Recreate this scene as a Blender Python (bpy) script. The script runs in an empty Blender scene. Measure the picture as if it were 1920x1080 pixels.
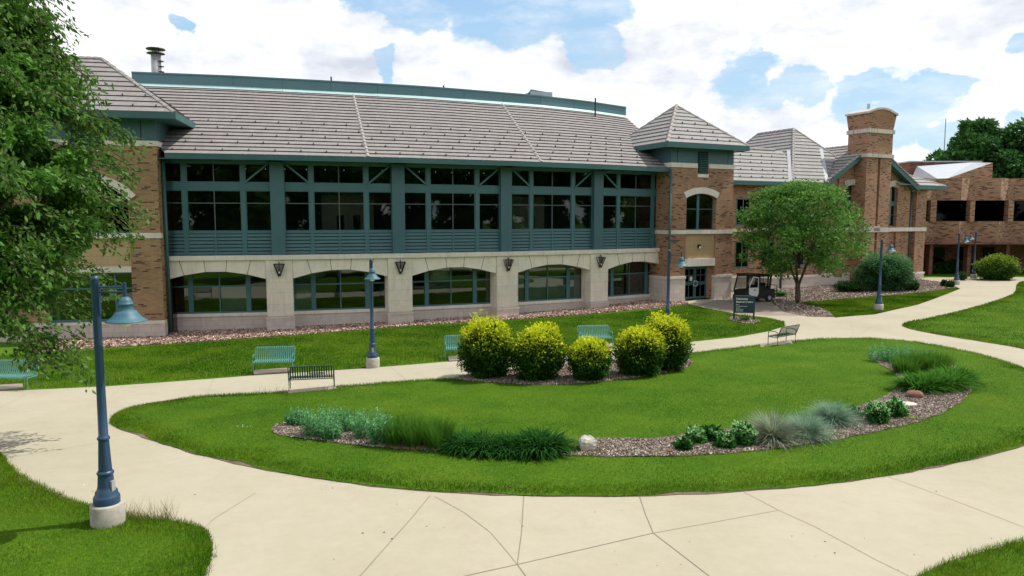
import bpy, math, random
import numpy as np
from mathutils import Vector, Matrix
from mathutils.geometry import delaunay_2d_cdt
R = math.radians
random.seed(5); rng = np.random.default_rng(5)
scene = bpy.context.scene
COL = scene.collection

# ------------------------------------------------------------------ camera
FPX, CAMZ = 1365.0, 6.0
TH = math.atan(130/FPX); CT, ST = math.cos(TH), math.sin(TH)
cam = bpy.data.cameras.new('camera'); camo = bpy.data.objects.new('camera', cam); COL.objects.link(camo)
cam.sensor_width = 36; cam.lens = 36*FPX/1920; cam.clip_end = 3000; cam.clip_start = .1
camo.location = (0, 0, CAMZ); camo.rotation_euler = (R(90)-TH, 0, 0)
scene.camera = camo

# ------------------------------------------------------------------ terrain height
GC = [(-7.7,13,.62),(0,11,.62),(10,11,.62),(20,14,.62),(-20,14,.5),(-5.6,29.5,-.06),(-13,29,-.1),(7.6,35.3,.08),(12,33,.1),(23.5,46,.32),
      (39,63,.48),(44,71,.46),(56,71,.46),(-13,40.5,-.3),(-19,38.5,-.35),(-6.5,42.3,-.14),(-.3,44.8,-.14),(5,47.3,-.04),(-26,37,-.3),
      (10.7,49,.40),(14.5,50,.42),(20,56,.2),(30,60,.2),(38,64,.25),(0,60,.1),(25,36,.3),(40,50,.4),(-30,50,-.2),(2,24,.12),(14,20,.5),(0,95,.3),(60,95,.4),(-40,20,0)]
GC = np.array(GC, float); SG = 6.0
def zga(x, y):
    x = np.asarray(x, float); y = np.asarray(y, float)
    d2 = (x[..., None]-GC[:, 0])**2 + (y[..., None]-GC[:, 1])**2
    w = np.exp(-d2/(2*SG*SG)) + 1e-4/(1+d2/400.)
    return (w*GC[:, 2]).sum(-1)/w.sum(-1)
def zg(x, y): return float(zga(np.array([x]), np.array([y]))[0])
def ray(u, v):
    a = (u-960)/FPX; b = (v-540)/FPX
    return (a, CT-b*ST, -ST-b*CT)
def at(u, v):
    r = ray(u, v); z = .2
    for _ in range(12):
        t = (z-CAMZ)/r[2]; x, y = r[0]*t, r[1]*t; z = zg(x, y)
    return x, y

# ------------------------------------------------------------------ objects
ORG = {}
def tag(o, label=None, cat=None, group=None, kind=None):
    if label: o['label'] = label
    if cat: o['category'] = cat
    if group: o['group'] = group
    if kind: o['kind'] = kind
    return o
def empty(name, loc, label, cat, group=None, rz=0):
    o = bpy.data.objects.new(name, None); COL.objects.link(o); o.location = loc; o.rotation_euler = (0, 0, rz)
    o.empty_display_size = .3
    ORG[o.name] = Vector(loc); return tag(o, label, cat, group)
def kids(o): return [c for c in KID.get(o.name, [])]
KID = {}
def link(o, parent):
    COL.objects.link(o)
    if parent is not None:
        o.parent = parent; KID.setdefault(parent.name, []).append(o)
def copy_tree(o, parent=None):
    c = o.copy(); link(c, parent); ORG[c.name] = ORG.get(o.name, Vector((0, 0, 0)))
    for ch in kids(o): copy_tree(ch, c)
    return c
def finish(me, name, mats, parent, smooth=False):
    for m in (mats if isinstance(mats, (list, tuple)) else [mats]): me.materials.append(m)
    if smooth: me.polygons.foreach_set('use_smooth', [True]*len(me.polygons))
    o = bpy.data.objects.new(name, me); link(o, parent)
    ORG[o.name] = ORG.get(parent.name, Vector((0, 0, 0))) if parent is not None else Vector((0, 0, 0))
    return o
def np_mesh(name, V, Fc, mats, parent=None, cols=None, smooth=False):
    """V (n,3) float, Fc (m,k) int; world coordinates"""
    V = np.asarray(V, np.float32)
    if parent is not None: V = V - np.array(ORG[parent.name], np.float32)
    me = bpy.data.meshes.new(name); n, (m, k) = len(V), Fc.shape
    me.vertices.add(n); me.vertices.foreach_set('co', V.ravel())
    me.loops.add(m*k); me.loops.foreach_set('vertex_index', Fc.ravel().astype(np.int32))
    me.polygons.add(m); me.polygons.foreach_set('loop_start', np.arange(0, m*k, k, dtype=np.int32))
    me.polygons.foreach_set('loop_total', np.full(m, k, np.int32))
    me.update(calc_edges=True)
    if cols is not None:
        a = me.color_attributes.new('Col', 'FLOAT_COLOR', 'POINT')
        c = np.ones((n, 4), np.float32); c[:, :3] = cols; a.data.foreach_set('color', c.ravel())
    return finish(me, name, mats, parent, smooth)

class Fr:      # a local frame: u along, v into depth, z up
    def __init__(s, x, y, deg):
        a = R(deg); s.o = (x, y); s.u = (math.cos(a), math.sin(a)); s.v = (-math.sin(a), math.cos(a)); s.deg = deg
    def __call__(s, u, v, z): return (s.o[0]+u*s.u[0]+v*s.v[0], s.o[1]+u*s.u[1]+v*s.v[1], z)
W0 = Fr(0, 0, 0)
class MB:
    def __init__(s): s.v = []; s.f = []; s.m = []
    def poly(s, pts, mi=0):
        i = len(s.v); s.v += [tuple(p) for p in pts]; s.f.append(tuple(range(i, i+len(pts)))); s.m.append(mi); return s
    def box(s, F, u0, u1, v0, v1, z0, z1, mi=0):
        P = [F(u, v, z) for z in (z0, z1) for (u, v) in ((u0, v0), (u1, v0), (u1, v1), (u0, v1))]
        i = len(s.v); s.v += P
        for q in ((0, 3, 2, 1), (4, 5, 6, 7), (0, 1, 5, 4), (1, 2, 6, 5), (2, 3, 7, 6), (3, 0, 4, 7)):
            s.f.append(tuple(i+k for k in q)); s.m.append(mi)
        return s
    def prism(s, F, uz, v0, v1, mi=0):      # polygon in (u,z), extruded in v (ccw seen from the front)
        a = [F(u, v0, z) for u, z in uz]; b = [F(u, v1, z) for u, z in uz]; n = len(uz)
        s.poly(a, mi); s.poly(b[::-1], mi)
        for k in range(n): s.poly([a[k], b[k], b[(k+1) % n], a[(k+1) % n]], mi)
        return s
    def tube(s, pts, r, seg=8, mi=0, cap=True, r1=None):
        pts = [Vector(p) for p in pts]; n = len(pts); rings = []
        for k, p in enumerate(pts):
            d = (pts[min(k+1, n-1)]-pts[max(k-1, 0)]).normalized()
            a = d.cross(Vector((0, 0, 1)));
            if a.length < .05: a = d.cross(Vector((1, 0, 0)))
            a.normalize(); b = d.cross(a)
            rr = r if r1 is None else r+(r1-r)*k/(n-1)
            if isinstance(r, (list, tuple)): rr = r[k]
            i = len(s.v); rings.append(i)
            for j in range(seg):
                t = 2*math.pi*j/seg; s.v.append(tuple(p+a*math.cos(t)*rr+b*math.sin(t)*rr))
        for k in range(n-1):
            for j in range(seg):
                s.f.append((rings[k]+j, rings[k]+(j+1) % seg, rings[k+1]+(j+1) % seg, rings[k+1]+j)); s.m.append(mi)
        if cap:
            s.f.append(tuple(rings[0]+j for j in range(seg))[::-1]); s.m.append(mi)
            s.f.append(tuple(rings[-1]+j for j in range(seg))); s.m.append(mi)
        return s
    def lathe(s, c, prof, seg=24, mi=0, flute=0):
        rings = []
        for r, z in prof:
            i = len(s.v); rings.append(i)
            for j in range(seg):
                t = 2*math.pi*j/seg; rr = r*(1-flute*(j % 2))
                s.v.append((c[0]+rr*math.cos(t), c[1]+rr*math.sin(t), c[2]+z))
        for k in range(len(prof)-1):
            for j in range(seg):
                s.f.append((rings[k]+j, rings[k]+(j+1) % seg, rings[k+1]+(j+1) % seg, rings[k+1]+j)); s.m.append(mi)
        return s
    def bar(s, p, q, w, h, mi=0):            # rectangular bar p->q
        p = Vector(p); q = Vector(q); d = (q-p).normalized(); a = d.cross(Vector((0, 0, 1)))
        if a.length < .05: a = Vector((1, 0, 0))
        a.normalize(); b = a.cross(d)
        P = [tuple(c+a*i*w/2+b*j*h/2) for c in (p, q) for i, j in ((-1, -1), (1, -1), (1, 1), (-1, 1))]
        i = len(s.v); s.v += P
        for f in ((0, 1, 2, 3), (7, 6, 5, 4), (0, 4, 5, 1), (1, 5, 6, 2), (2, 6, 7, 3), (3, 7, 4, 0)):
            s.f.append(tuple(i+k for k in f)); s.m.append(mi)
        return s
    def build(s, name, mats, parent=None, smooth=False, bevel=0):
        o = ORG[parent.name] if parent is not None else Vector((0, 0, 0))
        me = bpy.data.meshes.new(name)
        V = [(x-o[0], y-o[1], z-o[2]) for x, y, z in s.v]
        me.from_pydata(V, [], s.f); me.polygons.foreach_set('material_index', s.m)
        uv = me.uv_layers.new(name='UVMap'); W = s.v
        dat = []
        for p in me.polygons:
            n = p.normal
            if abs(n.z) < .75:
                h = Vector((-n.y, n.x, 0)); h.normalize()
                if h.length < .5: h = Vector((1, 0, 0))
                up = n.cross(h); up = -up if up.z < 0 else up
                for li in p.loop_indices:
                    c = Vector(W[me.loops[li].vertex_index]); dat += [c.dot(h), c.dot(up)]
            else:
                for li in p.loop_indices:
                    c = W[me.loops[li].vertex_index]; dat += [c[0], c[1]]
        uv.data.foreach_set('uv', dat)
        ob = finish(me, name, mats, parent, smooth)
        if bevel:
            md = ob.modifiers.new('bevel', 'BEVEL'); md.width = bevel; md.segments = 2; md.limit_method = 'ANGLE'
        return ob

# ------------------------------------------------------------------ materials
def mat(name):
    m = bpy.data.materials.new(name); m.use_nodes = True; nt = m.node_tree; nt.nodes.clear()
    out = nt.nodes.new('ShaderNodeOutputMaterial'); b = nt.nodes.new('ShaderNodeBsdfPrincipled')
    nt.links.new(b.outputs[0], out.inputs[0]); return m, nt, b, out
def N(nt, t, **k):
    n = nt.nodes.new(t)
    for a, b in k.items():
        if a.startswith('i_'): n.inputs[a[2:].replace('_', ' ')].default_value = b
        else: setattr(n, a, b)
    return n
def ramp(nt, src, stops, interp='LINEAR'):
    r = nt.nodes.new('ShaderNodeValToRGB'); r.color_ramp.interpolation = interp; e = r.color_ramp.elements
    while len(e) < len(stops): e.new(.5)
    for k, (p, c) in enumerate(stops):
        e[k].position = p; c = (c,)*3 if isinstance(c, (int, float)) else c; e[k].color = (*c, 1)
    nt.links.new(src, r.inputs[0]); return r.outputs[0]
def mixc(nt, fac, a, b, mode='MIX'):
    m = nt.nodes.new('ShaderNodeMix'); m.data_type = 'RGBA'; m.blend_type = mode
    for s, i in ((fac, 0), (a, 6), (b, 7)):
        if isinstance(s, (int, float)): m.inputs[i].default_value = s if i == 0 else (s, s, s, 1)
        elif isinstance(s, tuple): m.inputs[i].default_value = (*s, 1)
        else: nt.links.new(s, m.inputs[i])
    return m.outputs[2]
def noise(nt, vec, scale, detail=4, rough=.55, dim='3D'):
    n = nt.nodes.new('ShaderNodeTexNoise'); n.inputs['Scale'].default_value = scale; n.inputs['Detail'].default_value = detail
    n.inputs['Roughness'].default_value = rough
    if vec is not None: nt.links.new(vec, n.inputs['Vector'])
    return n.outputs[0]
def geo_pos(nt): return nt.nodes.new('ShaderNodeNewGeometry').outputs['Position']
def uvn(nt): return nt.nodes.new('ShaderNodeTexCoord').outputs['UV']
def mapv(nt, vec, sc=(1, 1, 1), loc=(0, 0, 0)):
    m = nt.nodes.new('ShaderNodeMapping'); m.inputs['Scale'].default_value = sc; m.inputs['Location'].default_value = loc
    nt.links.new(vec, m.inputs[0]); return m.outputs[0]
def bump(nt, b, h, strength=.3, dist=.02):
    n = nt.nodes.new('ShaderNodeBump'); n.inputs['Strength'].default_value = strength; n.inputs['Distance'].default_value = dist
    nt.links.new(h, n.inputs['Height']); nt.links.new(n.outputs[0], b.inputs['Normal'])
def plain(name, col, rough=.6, var=.12, sc=1.5, metal=0, spec=.5):
    m, nt, b, o = mat(name); p = geo_pos(nt); n = noise(nt, p, sc, 6, .65)
    lo = tuple(c*(1-var) for c in col); hi = tuple(min(1, c*(1+var)) for c in col)
    nt.links.new(ramp(nt, n, [(.3, lo), (.7, hi)]), b.inputs['Base Color'])
    b.inputs['Roughness'].default_value = rough; b.inputs['Metallic'].default_value = metal; b.inputs['Specular IOR Level'].default_value = spec
    return m
def brickmat(name, c1, c2, c3, mortar, w=.3, h=.088, seed=0, dark=.10):
    m, nt, b, o = mat(name); uv = mapv(nt, uvn(nt), loc=(seed, seed*.7, 0))
    t = nt.nodes.new('ShaderNodeTexBrick'); t.offset = .5; nt.links.new(uv, t.inputs['Vector'])
    t.inputs['Scale'].default_value = 1; t.inputs['Brick Width'].default_value = w; t.inputs['Row Height'].default_value = h
    t.inputs['Mortar Size'].default_value = .011; t.inputs['Mortar Smooth'].default_value = .1
    t.inputs['Color1'].default_value = (0, 0, 0, 1); t.inputs['Color2'].default_value = (1, 1, 1, 1); t.inputs['Mortar'].default_value = (.5, .5, .5, 1)
    c = ramp(nt, t.outputs['Color'], [(0, c3), (dark, c3), (dark+.03, c1), (.98, c2)])
    big = ramp(nt, noise(nt, geo_pos(nt), .5, 5, .6), [(.3, .82), (.7, 1.12)])
    c = mixc(nt, t.outputs['Fac'], c, mortar); c = mixc(nt, 1.0, c, big, 'MULTIPLY')
    nt.links.new(c, b.inputs['Base Color']); b.inputs['Roughness'].default_value = .85
    inv = ramp(nt, t.outputs['Fac'], [(0, 1.), (1, 0.)]); bump(nt, b, inv, .4, .01)
    return m
M = {}
M['brick'] = brickmat('brick', (.315, .155, .085), (.44, .24, .135), (.085, .048, .036), (.27, .19, .14))
M['brick_left'] = brickmat('brick_ochre', (.30, .175, .085), (.42, .255, .13), (.095, .055, .032), (.28, .195, .125), seed=3.1)
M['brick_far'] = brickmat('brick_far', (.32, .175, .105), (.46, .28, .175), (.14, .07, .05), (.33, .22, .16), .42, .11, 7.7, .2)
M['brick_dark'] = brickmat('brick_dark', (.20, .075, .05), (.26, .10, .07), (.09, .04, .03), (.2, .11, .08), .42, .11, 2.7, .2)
def stonemat(name, c, joints=None, stain=0.):
    m, nt, b, o = mat(name); p = geo_pos(nt)
    n1 = noise(nt, p, 1.2, 8, .7); col = ramp(nt, n1, [(.25, tuple(x*.86 for x in c)), (.75, tuple(min(1, x*1.1) for x in c))])
    n2 = noise(nt, mapv(nt, p, (3, 3, .5)), 1.5, 6, .7)
    if stain: col = mixc(nt, ramp(nt, n2, [(.5, 0.), (.72, stain)]), col, (.16, .13, .10))
    if joints:
        t = nt.nodes.new('ShaderNodeTexBrick'); nt.links.new(uvn(nt), t.inputs['Vector']); t.inputs['Scale'].default_value = 1
        t.inputs['Brick Width'].default_value = joints[0]; t.inputs['Row Height'].default_value = joints[1]; t.inputs['Mortar Size'].default_value = .012
        t.inputs['Color1'].default_value = (.93, .92, .92, 1); t.inputs['Color2'].default_value = (1.03, 1.02, 1.01, 1); t.inputs['Mortar'].default_value = (.80, .77, .74, 1)
        col = mixc(nt, 1., col, t.outputs['Color'], 'MULTIPLY')
    nt.links.new(col, b.inputs['Base Color']); b.inputs['Roughness'].default_value = .85
    bump(nt, b, noise(nt, p, 25, 4), .15, .01); return m
M['stone'] = stonemat('limestone', (.80, .72, .62), (3.4, .62), .25)
M['stone_plain'] = stonemat('limestone_smooth', (.81, .735, .635), None, .2)
M['stone_block'] = stonemat('stone_block', (.66, .575, .52), (.62, .30), .2)
M['stone_trim'] = stonemat('stone_trim', (.74, .68, .61), None, .25)
M['stone_weathered'] = stonemat('stone_weathered', (.56, .51, .46), None, .9)
M['tan_panel'] = stonemat('tan_panel', (.50, .36, .20), (3.0, .45), .15)
M['joint'] = plain('dark_joint', (.12, .10, .09), .9)
M['teal'] = plain('teal_paint', (.055, .145, .165), .45, .10, .8)
M['teal_panel'] = plain('teal_panel', (.05, .125, .15), .5, .12, .7)
M['teal_fascia'] = plain('teal_fascia', (.035, .115, .115), .4, .12, .9)
M['parapet'] = plain('parapet_metal', (.085, .19, .22), .45, .08, .5)
M['flashing'] = plain('pale_flashing', (.42, .58, .58), .4, .1)
M['muntin'] = plain('muntin_metal', (.085, .115, .12), .4, .1)
M['black'] = plain('black_metal', (.012, .012, .013), .35, .1)
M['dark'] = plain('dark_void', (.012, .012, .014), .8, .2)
M['galv'] = plain('galvanised', (.42, .43, .45), .4, .15, 4, .3)
M['concrete_base'] = plain('concrete_footing', (.40, .37, .32), .9, .3, 5)
M['lamp_blue'] = plain('lamp_blue_paint', (.022, .060, .12), .38, .15, 3)
M['lamp_teal'] = plain('lamp_teal_paint', (.04, .13, .18), .55, .12, 3)
M['bench_green'] = plain('bench_green_paint', (.10, .29, .26), .35, .12, 5)
M['bench_shaded'] = plain('bench_green_shaded', (.02, .06, .055), .35, .12, 5)  # the bench green darkened: shade painted in for benches seen from behind
M['white'] = plain('white_paint', (.75, .76, .76), .45, .05)
M['white_roof'] = plain('white_metal_roof', (.42, .46, .50), .4, .06)
M['sign'] = plain('sign_navy', (.014, .035, .055), .4, .1)
M['door_teal'] = plain('door_teal', (.04, .115, .12), .4, .1)
M['interior'] = plain('interior_wall', (.17, .15, .115), .9)
M['interior_door'] = plain('interior_door_paint', (.75, .70, .58), .6)
M['cloth'] = plain('cart_vinyl', (.010, .010, .011), .55, .3, 6)
M['rubber'] = plain('rubber', (.015, .015, .015), .8)
def glassmat(name, tint=(.30, .34, .32), refl=1.0, base=.02):
    m, nt, b, out = mat(name); nt.nodes.remove(b)
    tr = N(nt, 'ShaderNodeBsdfTransparent'); tr.inputs[0].default_value = (*tint, 1)
    gl = N(nt, 'ShaderNodeBsdfGlossy'); gl.inputs['Roughness'].default_value = .02; gl.inputs[0].default_value = (refl*.85, refl*.95, refl*.9, 1)
    fr = N(nt, 'ShaderNodeFresnel'); fr.inputs[0].default_value = 1.55
    nb = N(nt, 'ShaderNodeBump'); nb.inputs['Strength'].default_value = .02; nb.inputs['Distance'].default_value = .05
    nt.links.new(noise(nt, geo_pos(nt), .8, 2), nb.inputs['Height']); nt.links.new(nb.outputs[0], gl.inputs['Normal'])
    ad = N(nt, 'ShaderNodeMath', operation='ADD', use_clamp=True); ad.inputs[1].default_value = base; nt.links.new(fr.outputs[0], ad.inputs[0])
    mx = N(nt, 'ShaderNodeMixShader'); nt.links.new(ad.outputs[0], mx.inputs[0]); nt.links.new(tr.outputs[0], mx.inputs[1]); nt.links.new(gl.outputs[0], mx.inputs[2])
    nt.links.new(mx.outputs[0], out.inputs[0]); return m
M['glass'] = glassmat('tinted_glass')
M['glass_low'] = glassmat('green_tinted_glass', (.30, .38, .34), 1., .06)
M['glass_dark'] = glassmat('dark_glass', (.03, .035, .035), .25, 0)
M['vinyl'] = glassmat('clear_vinyl', (.45, .43, .42), .2, .0)
m, nt, b, o = mat('lamp_globe'); b.inputs['Base Color'].default_value = (.8, .8, .78, 1); b.inputs['Roughness'].default_value = .25
M['globe'] = m
M['guard'] = plain('snow_guard_metal', (.10, .095, .09), .5)
def roofmat(name, c, streak=(.24, .17, .20), sa=.5):
    m, nt, b, o = mat(name); uv = uvn(nt); p = geo_pos(nt)
    t = nt.nodes.new('ShaderNodeTexBrick'); t.offset = .5; nt.links.new(uv, t.inputs['Vector']); t.inputs['Scale'].default_value = 1
    t.inputs['Brick Width'].default_value = .36; t.inputs['Row Height'].default_value = .497; t.inputs['Mortar Size'].default_value = .012
    t.inputs['Color1'].default_value = (.93, .92, .92, 1); t.inputs['Color2'].default_value = (1.05, 1.05, 1.06, 1); t.inputs['Mortar'].default_value = (.78, .76, .76, 1)
    n1 = noise(nt, mapv(nt, uv, (1.6, .22, 1)), 1.0, 8, .75)
    col = mixc(nt, ramp(nt, n1, [(.42, 0.), (.68, sa)]), c, streak)
    n3 = noise(nt, p, .16, 3); sep = N(nt, 'ShaderNodeSeparateXYZ'); nt.links.new(p, sep.inputs[0])
    n2 = noise(nt, mapv(nt, uv, (9, .8, 1)), 1., 6, .8)
    col = mixc(nt, 1., col, ramp(nt, n2, [(.3, .92), (.7, 1.05)]), 'MULTIPLY')
    col = mixc(nt, 1., col, t.outputs['Color'], 'MULTIPLY')
    nt.links.new(col, b.inputs['Base Color']); b.inputs['Roughness'].default_value = .85
    bump(nt, b, noise(nt, p, 18, 4), .2, .01); return m
M['roof'] = roofmat('concrete_roof_tile', (.27, .255, .245), (.20, .165, .17), .42)
M['roof_light'] = roofmat('concrete_roof_tile_pale', (.30, .292, .286), (.22, .205, .20), .3)
M['roof_cap'] = plain('roof_cap_tile', (.33, .305, .29), .85, .25, 4)
def groundmat(name, stops, sc=1.2, sc2=9., stops2=None, bs=.5, bsc=30, rough=.9, bd=.03):
    m, nt, b, o = mat(name); p = geo_pos(nt)
    c = ramp(nt, noise(nt, p, sc, 8, .7), stops)
    if stops2: c = mixc(nt, 1., c, ramp(nt, noise(nt, p, sc2, 6, .75), stops2), 'MULTIPLY')
    nt.links.new(c, b.inputs['Base Color']); b.inputs['Roughness'].default_value = rough; b.inputs['Specular IOR Level'].default_value = .1
    bump(nt, b, noise(nt, p, bsc, 5, .7), bs, bd); return m
LAWN = [(.30, (.044, .118, .005)), (.5, (.070, .158, .007)), (.72, (.108, .190, .012))]
M['lawn'] = groundmat('lawn_ground', LAWN, .45, 14, [(.3, .5), (.7, 1.3)], .8, 40)
def concretemat():
    m, nt, b, o = mat('path_concrete'); p = geo_pos(nt)
    c = ramp(nt, noise(nt, p, .22, 8, .7), [(.3, (.365, .33, .243)), (.5, (.405, .37, .28)), (.72, (.435, .40, .312))])
    c = mixc(nt, 1., c, ramp(nt, noise(nt, p, 2.6, 8, .8), [(.3, .94), (.7, 1.04)]), 'MULTIPLY')
    c = mixc(nt, ramp(nt, noise(nt, mapv(nt, p, (.55, .55, .55), (7, 3, 0)), 1., 7, .8), [(.56, 0.), (.74, .34)]), c, (.33, .27, .21))
    c = mixc(nt, ramp(nt, noise(nt, p, 45, 3, .8), [(.66, 0.), (.74, .4)]), c, (.25, .22, .17))
    nt.links.new(c, b.inputs['Base Color']); b.inputs['Roughness'].default_value = .9; b.inputs['Specular IOR Level'].default_value = .15; bump(nt, b, noise(nt, p, 60, 5, .7), .12, .006); return m
M['concrete'] = concretemat()
M['paver'] = groundmat('entrance_paving', [(.3, (.26, .215, .18)), (.7, (.34, .29, .245))], .9, 6, [(.3, .85), (.7, 1.1)], .2, 30, .85, .01)
M['soil'] = groundmat('soil_edge', [(.3, (.10, .075, .05)), (.7, (.22, .17, .12))], 3, 20, [(.3, .7), (.7, 1.2)])
M['mulch'] = groundmat('mulch_bed', [(.3, (.13, .09, .07)), (.7, (.26, .19, .16))], 2, 16, [(.3, .4), (.7, 1.4)], 1., 22)
M['gravel'] = groundmat('gravel_bed', [(.3, (.22, .13, .10)), (.7, (.40, .29, .24))], .8, 14, [(.3, .35), (.7, 1.4)], 1., 22)
M['rock'] = groundmat('pale_rock', [(.3, (.52, .48, .42)), (.7, (.74, .70, .62))], 4, 20, [(.3, .8), (.7, 1.1)], .8, 12)
M['rock_red'] = groundmat('reddish_rock', [(.3, (.20, .10, .07)), (.7, (.34, .20, .14))], 5, 20, [(.3, .8), (.7, 1.1)], .8, 12)
M['bark'] = groundmat('bark', [(.3, (.07, .055, .04)), (.7, (.15, .12, .09))], 6, 20, [(.3, .7), (.7, 1.2)], .8, 20)
M['crack'] = plain('joint_dark', (.22, .19, .14), .95)
M['crack_thin'] = plain('joint_light', (.30, .265, .20), .95)
def leafmat(name, trans=.35, rough=.45, spec=.4):
    m, nt, b, out = mat(name); a = N(nt, 'ShaderNodeAttribute', attribute_name='Col')
    nt.links.new(a.outputs['Color'], b.inputs['Base Color']); b.inputs['Roughness'].default_value = rough; b.inputs['Specular IOR Level'].default_value = spec
    t = N(nt, 'ShaderNodeBsdfTranslucent'); nt.links.new(a.outputs['Color'], t.inputs[0])
    mx = N(nt, 'ShaderNodeMixShader'); mx.inputs[0].default_value = trans
    nt.links.new(b.outputs[0], mx.inputs[1]); nt.links.new(t.outputs[0], mx.inputs[2]); nt.links.new(mx.outputs[0], out.inputs[0]); return m
M['leaf'] = leafmat('leaf', .35, .5, .07); M['leaf_tree'] = leafmat('leaf_tree', .42, .45, .16); M['blade'] = leafmat('grass_blade', .35, .8, .0); M['chip'] = leafmat('chip', 0, .9, .2)

# ------------------------------------------------------------------ world + sun
SUN_EL, SUN_B = 59, 16
w = bpy.data.worlds.new('World'); scene.world = w; w.use_nodes = True; nt = w.node_tree; nt.nodes.clear()
wo = N(nt, 'ShaderNodeOutputWorld'); bg = N(nt, 'ShaderNodeBackground'); nt.links.new(bg.outputs[0], wo.inputs[0]); bg.inputs[1].default_value = .1
sky = N(nt, 'ShaderNodeTexSky', sky_type='NISHITA', sun_disc=False); sky.sun_elevation = R(SUN_EL); sky.sun_rotation = R(90-SUN_B)
sky.air_density = 1.; sky.dust_density = 1.; sky.ozone_density = 1.5
tc = N(nt, 'ShaderNodeTexCoord').outputs['Generated']; sp = N(nt, 'ShaderNodeSeparateXYZ'); nt.links.new(tc, sp.inputs[0])
def mth(op, a, b=None, clamp=False):
    n = N(nt, 'ShaderNodeMath', operation=op, use_clamp=clamp)
    for i, s in enumerate((a, b)):
        if s is None: continue
        if isinstance(s, (int, float)): n.inputs[i].default_value = s
        else: nt.links.new(s, n.inputs[i])
    return n.outputs[0]
az = mth('ARCTAN2', sp.outputs[0], sp.outputs[1]); el = mth('ARCSINE', sp.outputs[2])
cv = N(nt, 'ShaderNodeCombineXYZ'); nt.links.new(az, cv.inputs[0]); nt.links.new(mth('MULTIPLY', el, 1.7), cv.inputs[1])
fb = noise(nt, cv.outputs[0], 5.5, 12, .58); fb2 = noise(nt, cv.outputs[0], 22, 8, .6)
wn = N(nt, 'ShaderNodeTexNoise'); wn.inputs['Scale'].default_value = 14; wn.inputs['Detail'].default_value = 6; nt.links.new(cv.outputs[0], wn.inputs['Vector'])
ws = N(nt, 'ShaderNodeSeparateXYZ'); nt.links.new(wn.outputs['Color'], ws.inputs[0])
azw = mth('ADD', az, mth('MULTIPLY', mth('SUBTRACT', ws.outputs[0], .5), .09)); elw = mth('ADD', el, mth('MULTIPLY', mth('SUBTRACT', ws.outputs[1], .5), .07))
holes = [(345,62,26,16),(800,8,170,50),(650,-10,60,30),(1000,38,150,48),(1120,100,50,34),(728,135,14,30),(1395,160,48,46),(1480,175,60,32),(1590,188,66,36),(1690,222,62,46),(1895,80,26,20),(1750,165,40,22),(1770,270,50,26),(1885,240,34,20)]
hsum = None
for (px, py, rx, ry) in holes:
    a0 = math.atan((px-960)/FPX); e0 = math.atan((410-py)/FPX*math.cos(a0)); ra = rx/FPX*math.cos(a0)**2; re = ry/FPX
    dx = mth('DIVIDE', mth('SUBTRACT', azw, a0), ra); dy = mth('DIVIDE', mth('SUBTRACT', elw, e0), re)
    d = mth('SQRT', mth('ADD', mth('MULTIPLY', dx, dx), mth('MULTIPLY', dy, dy)))
    h = mth('SUBTRACT', 1.6, d, False); h = mth('MAXIMUM', h, 0.)
    hsum = h if hsum is None else mth('MAXIMUM', hsum, h)
cov = mth('ADD', .80, mth('MULTIPLY', mth('SUBTRACT', fb, .5), 1.3)); cov = mth('ADD', cov, mth('MULTIPLY', mth('SUBTRACT', fb2, .5), .5)); cov = mth('SUBTRACT', cov, mth('MULTIPLY', hsum, .85))
hi_ = N(nt, 'ShaderNodeMapRange'); hi_.inputs[1].default_value = .36; hi_.inputs[2].default_value = .8; nt.links.new(el, hi_.inputs[0]); cov = mth('SUBTRACT', cov, mth('MULTIPLY', hi_.outputs[0], .42))
back = mth('MULTIPLY', mth('LESS_THAN', sp.outputs[1], .2), .02); cov = mth('SUBTRACT', cov, back)
mask = ramp(nt, cov, [(.25, 0.), (.37, .4), (.46, .85), (.6, 1.)])
fb3 = noise(nt, mapv(nt, cv.outputs[0], (1, 1.5, 1), (3, 2, 0)), 4.5, 6, .55)
fb3 = mth('ADD', mth('MULTIPLY', fb3, .72), mth('MULTIPLY', fb2, .28))
cc = ramp(nt, fb3, [(.36, (6.6, 7.0, 8.0)), (.46, (8.9, 9.2, 9.8)), (.53, (10.9, 10.9, 10.9)), (.72, (11.6, 11.6, 11.5))])
lowm = N(nt, 'ShaderNodeMapRange'); lowm.inputs[1].default_value = .75; lowm.inputs[2].default_value = .3; lowm.inputs[3].default_value = .1; lowm.inputs[4].default_value = .75; nt.links.new(el, lowm.inputs[0])
gr_ = N(nt, 'ShaderNodeMapRange'); gr_.inputs[1].default_value = .03; gr_.inputs[2].default_value = .34; nt.links.new(el, gr_.inputs[0]); pale = mixc(nt, gr_.outputs[0], (6.7, 9.2, 10.4), (3.9, 6.6, 10.0))
skyc = mixc(nt, lowm.outputs[0], sky.outputs[0], pale)
wisp = ramp(nt, noise(nt, mapv(nt, cv.outputs[0], (1, 1.6, 1), (1, 5, 0)), 9, 9, .62), [(.42, 0.), (.7, .55)]); mask = mth('MAXIMUM', mask, wisp)
nt.links.new(mixc(nt, mask, skyc, cc), bg.inputs[0])
sl = bpy.data.lights.new('sun', 'SUN'); so = bpy.data.objects.new('sun', sl); COL.objects.link(so)
sl.energy = 4.4; sl.angle = R(.5); sl.color = (1, .95, .86)
sd = Vector((math.cos(R(SUN_B))*math.cos(R(SUN_EL)), math.sin(R(SUN_B))*math.cos(R(SUN_EL)), math.sin(R(SUN_EL))))
so.rotation_euler = sd.to_track_quat('Z', 'Y').to_euler(); so.location = sd*60
vs = scene.view_settings; vs.view_transform = 'Standard'; vs.look = 'None'; vs.exposure = .06; vs.gamma = 1; vs.use_curve_mapping = False
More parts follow.
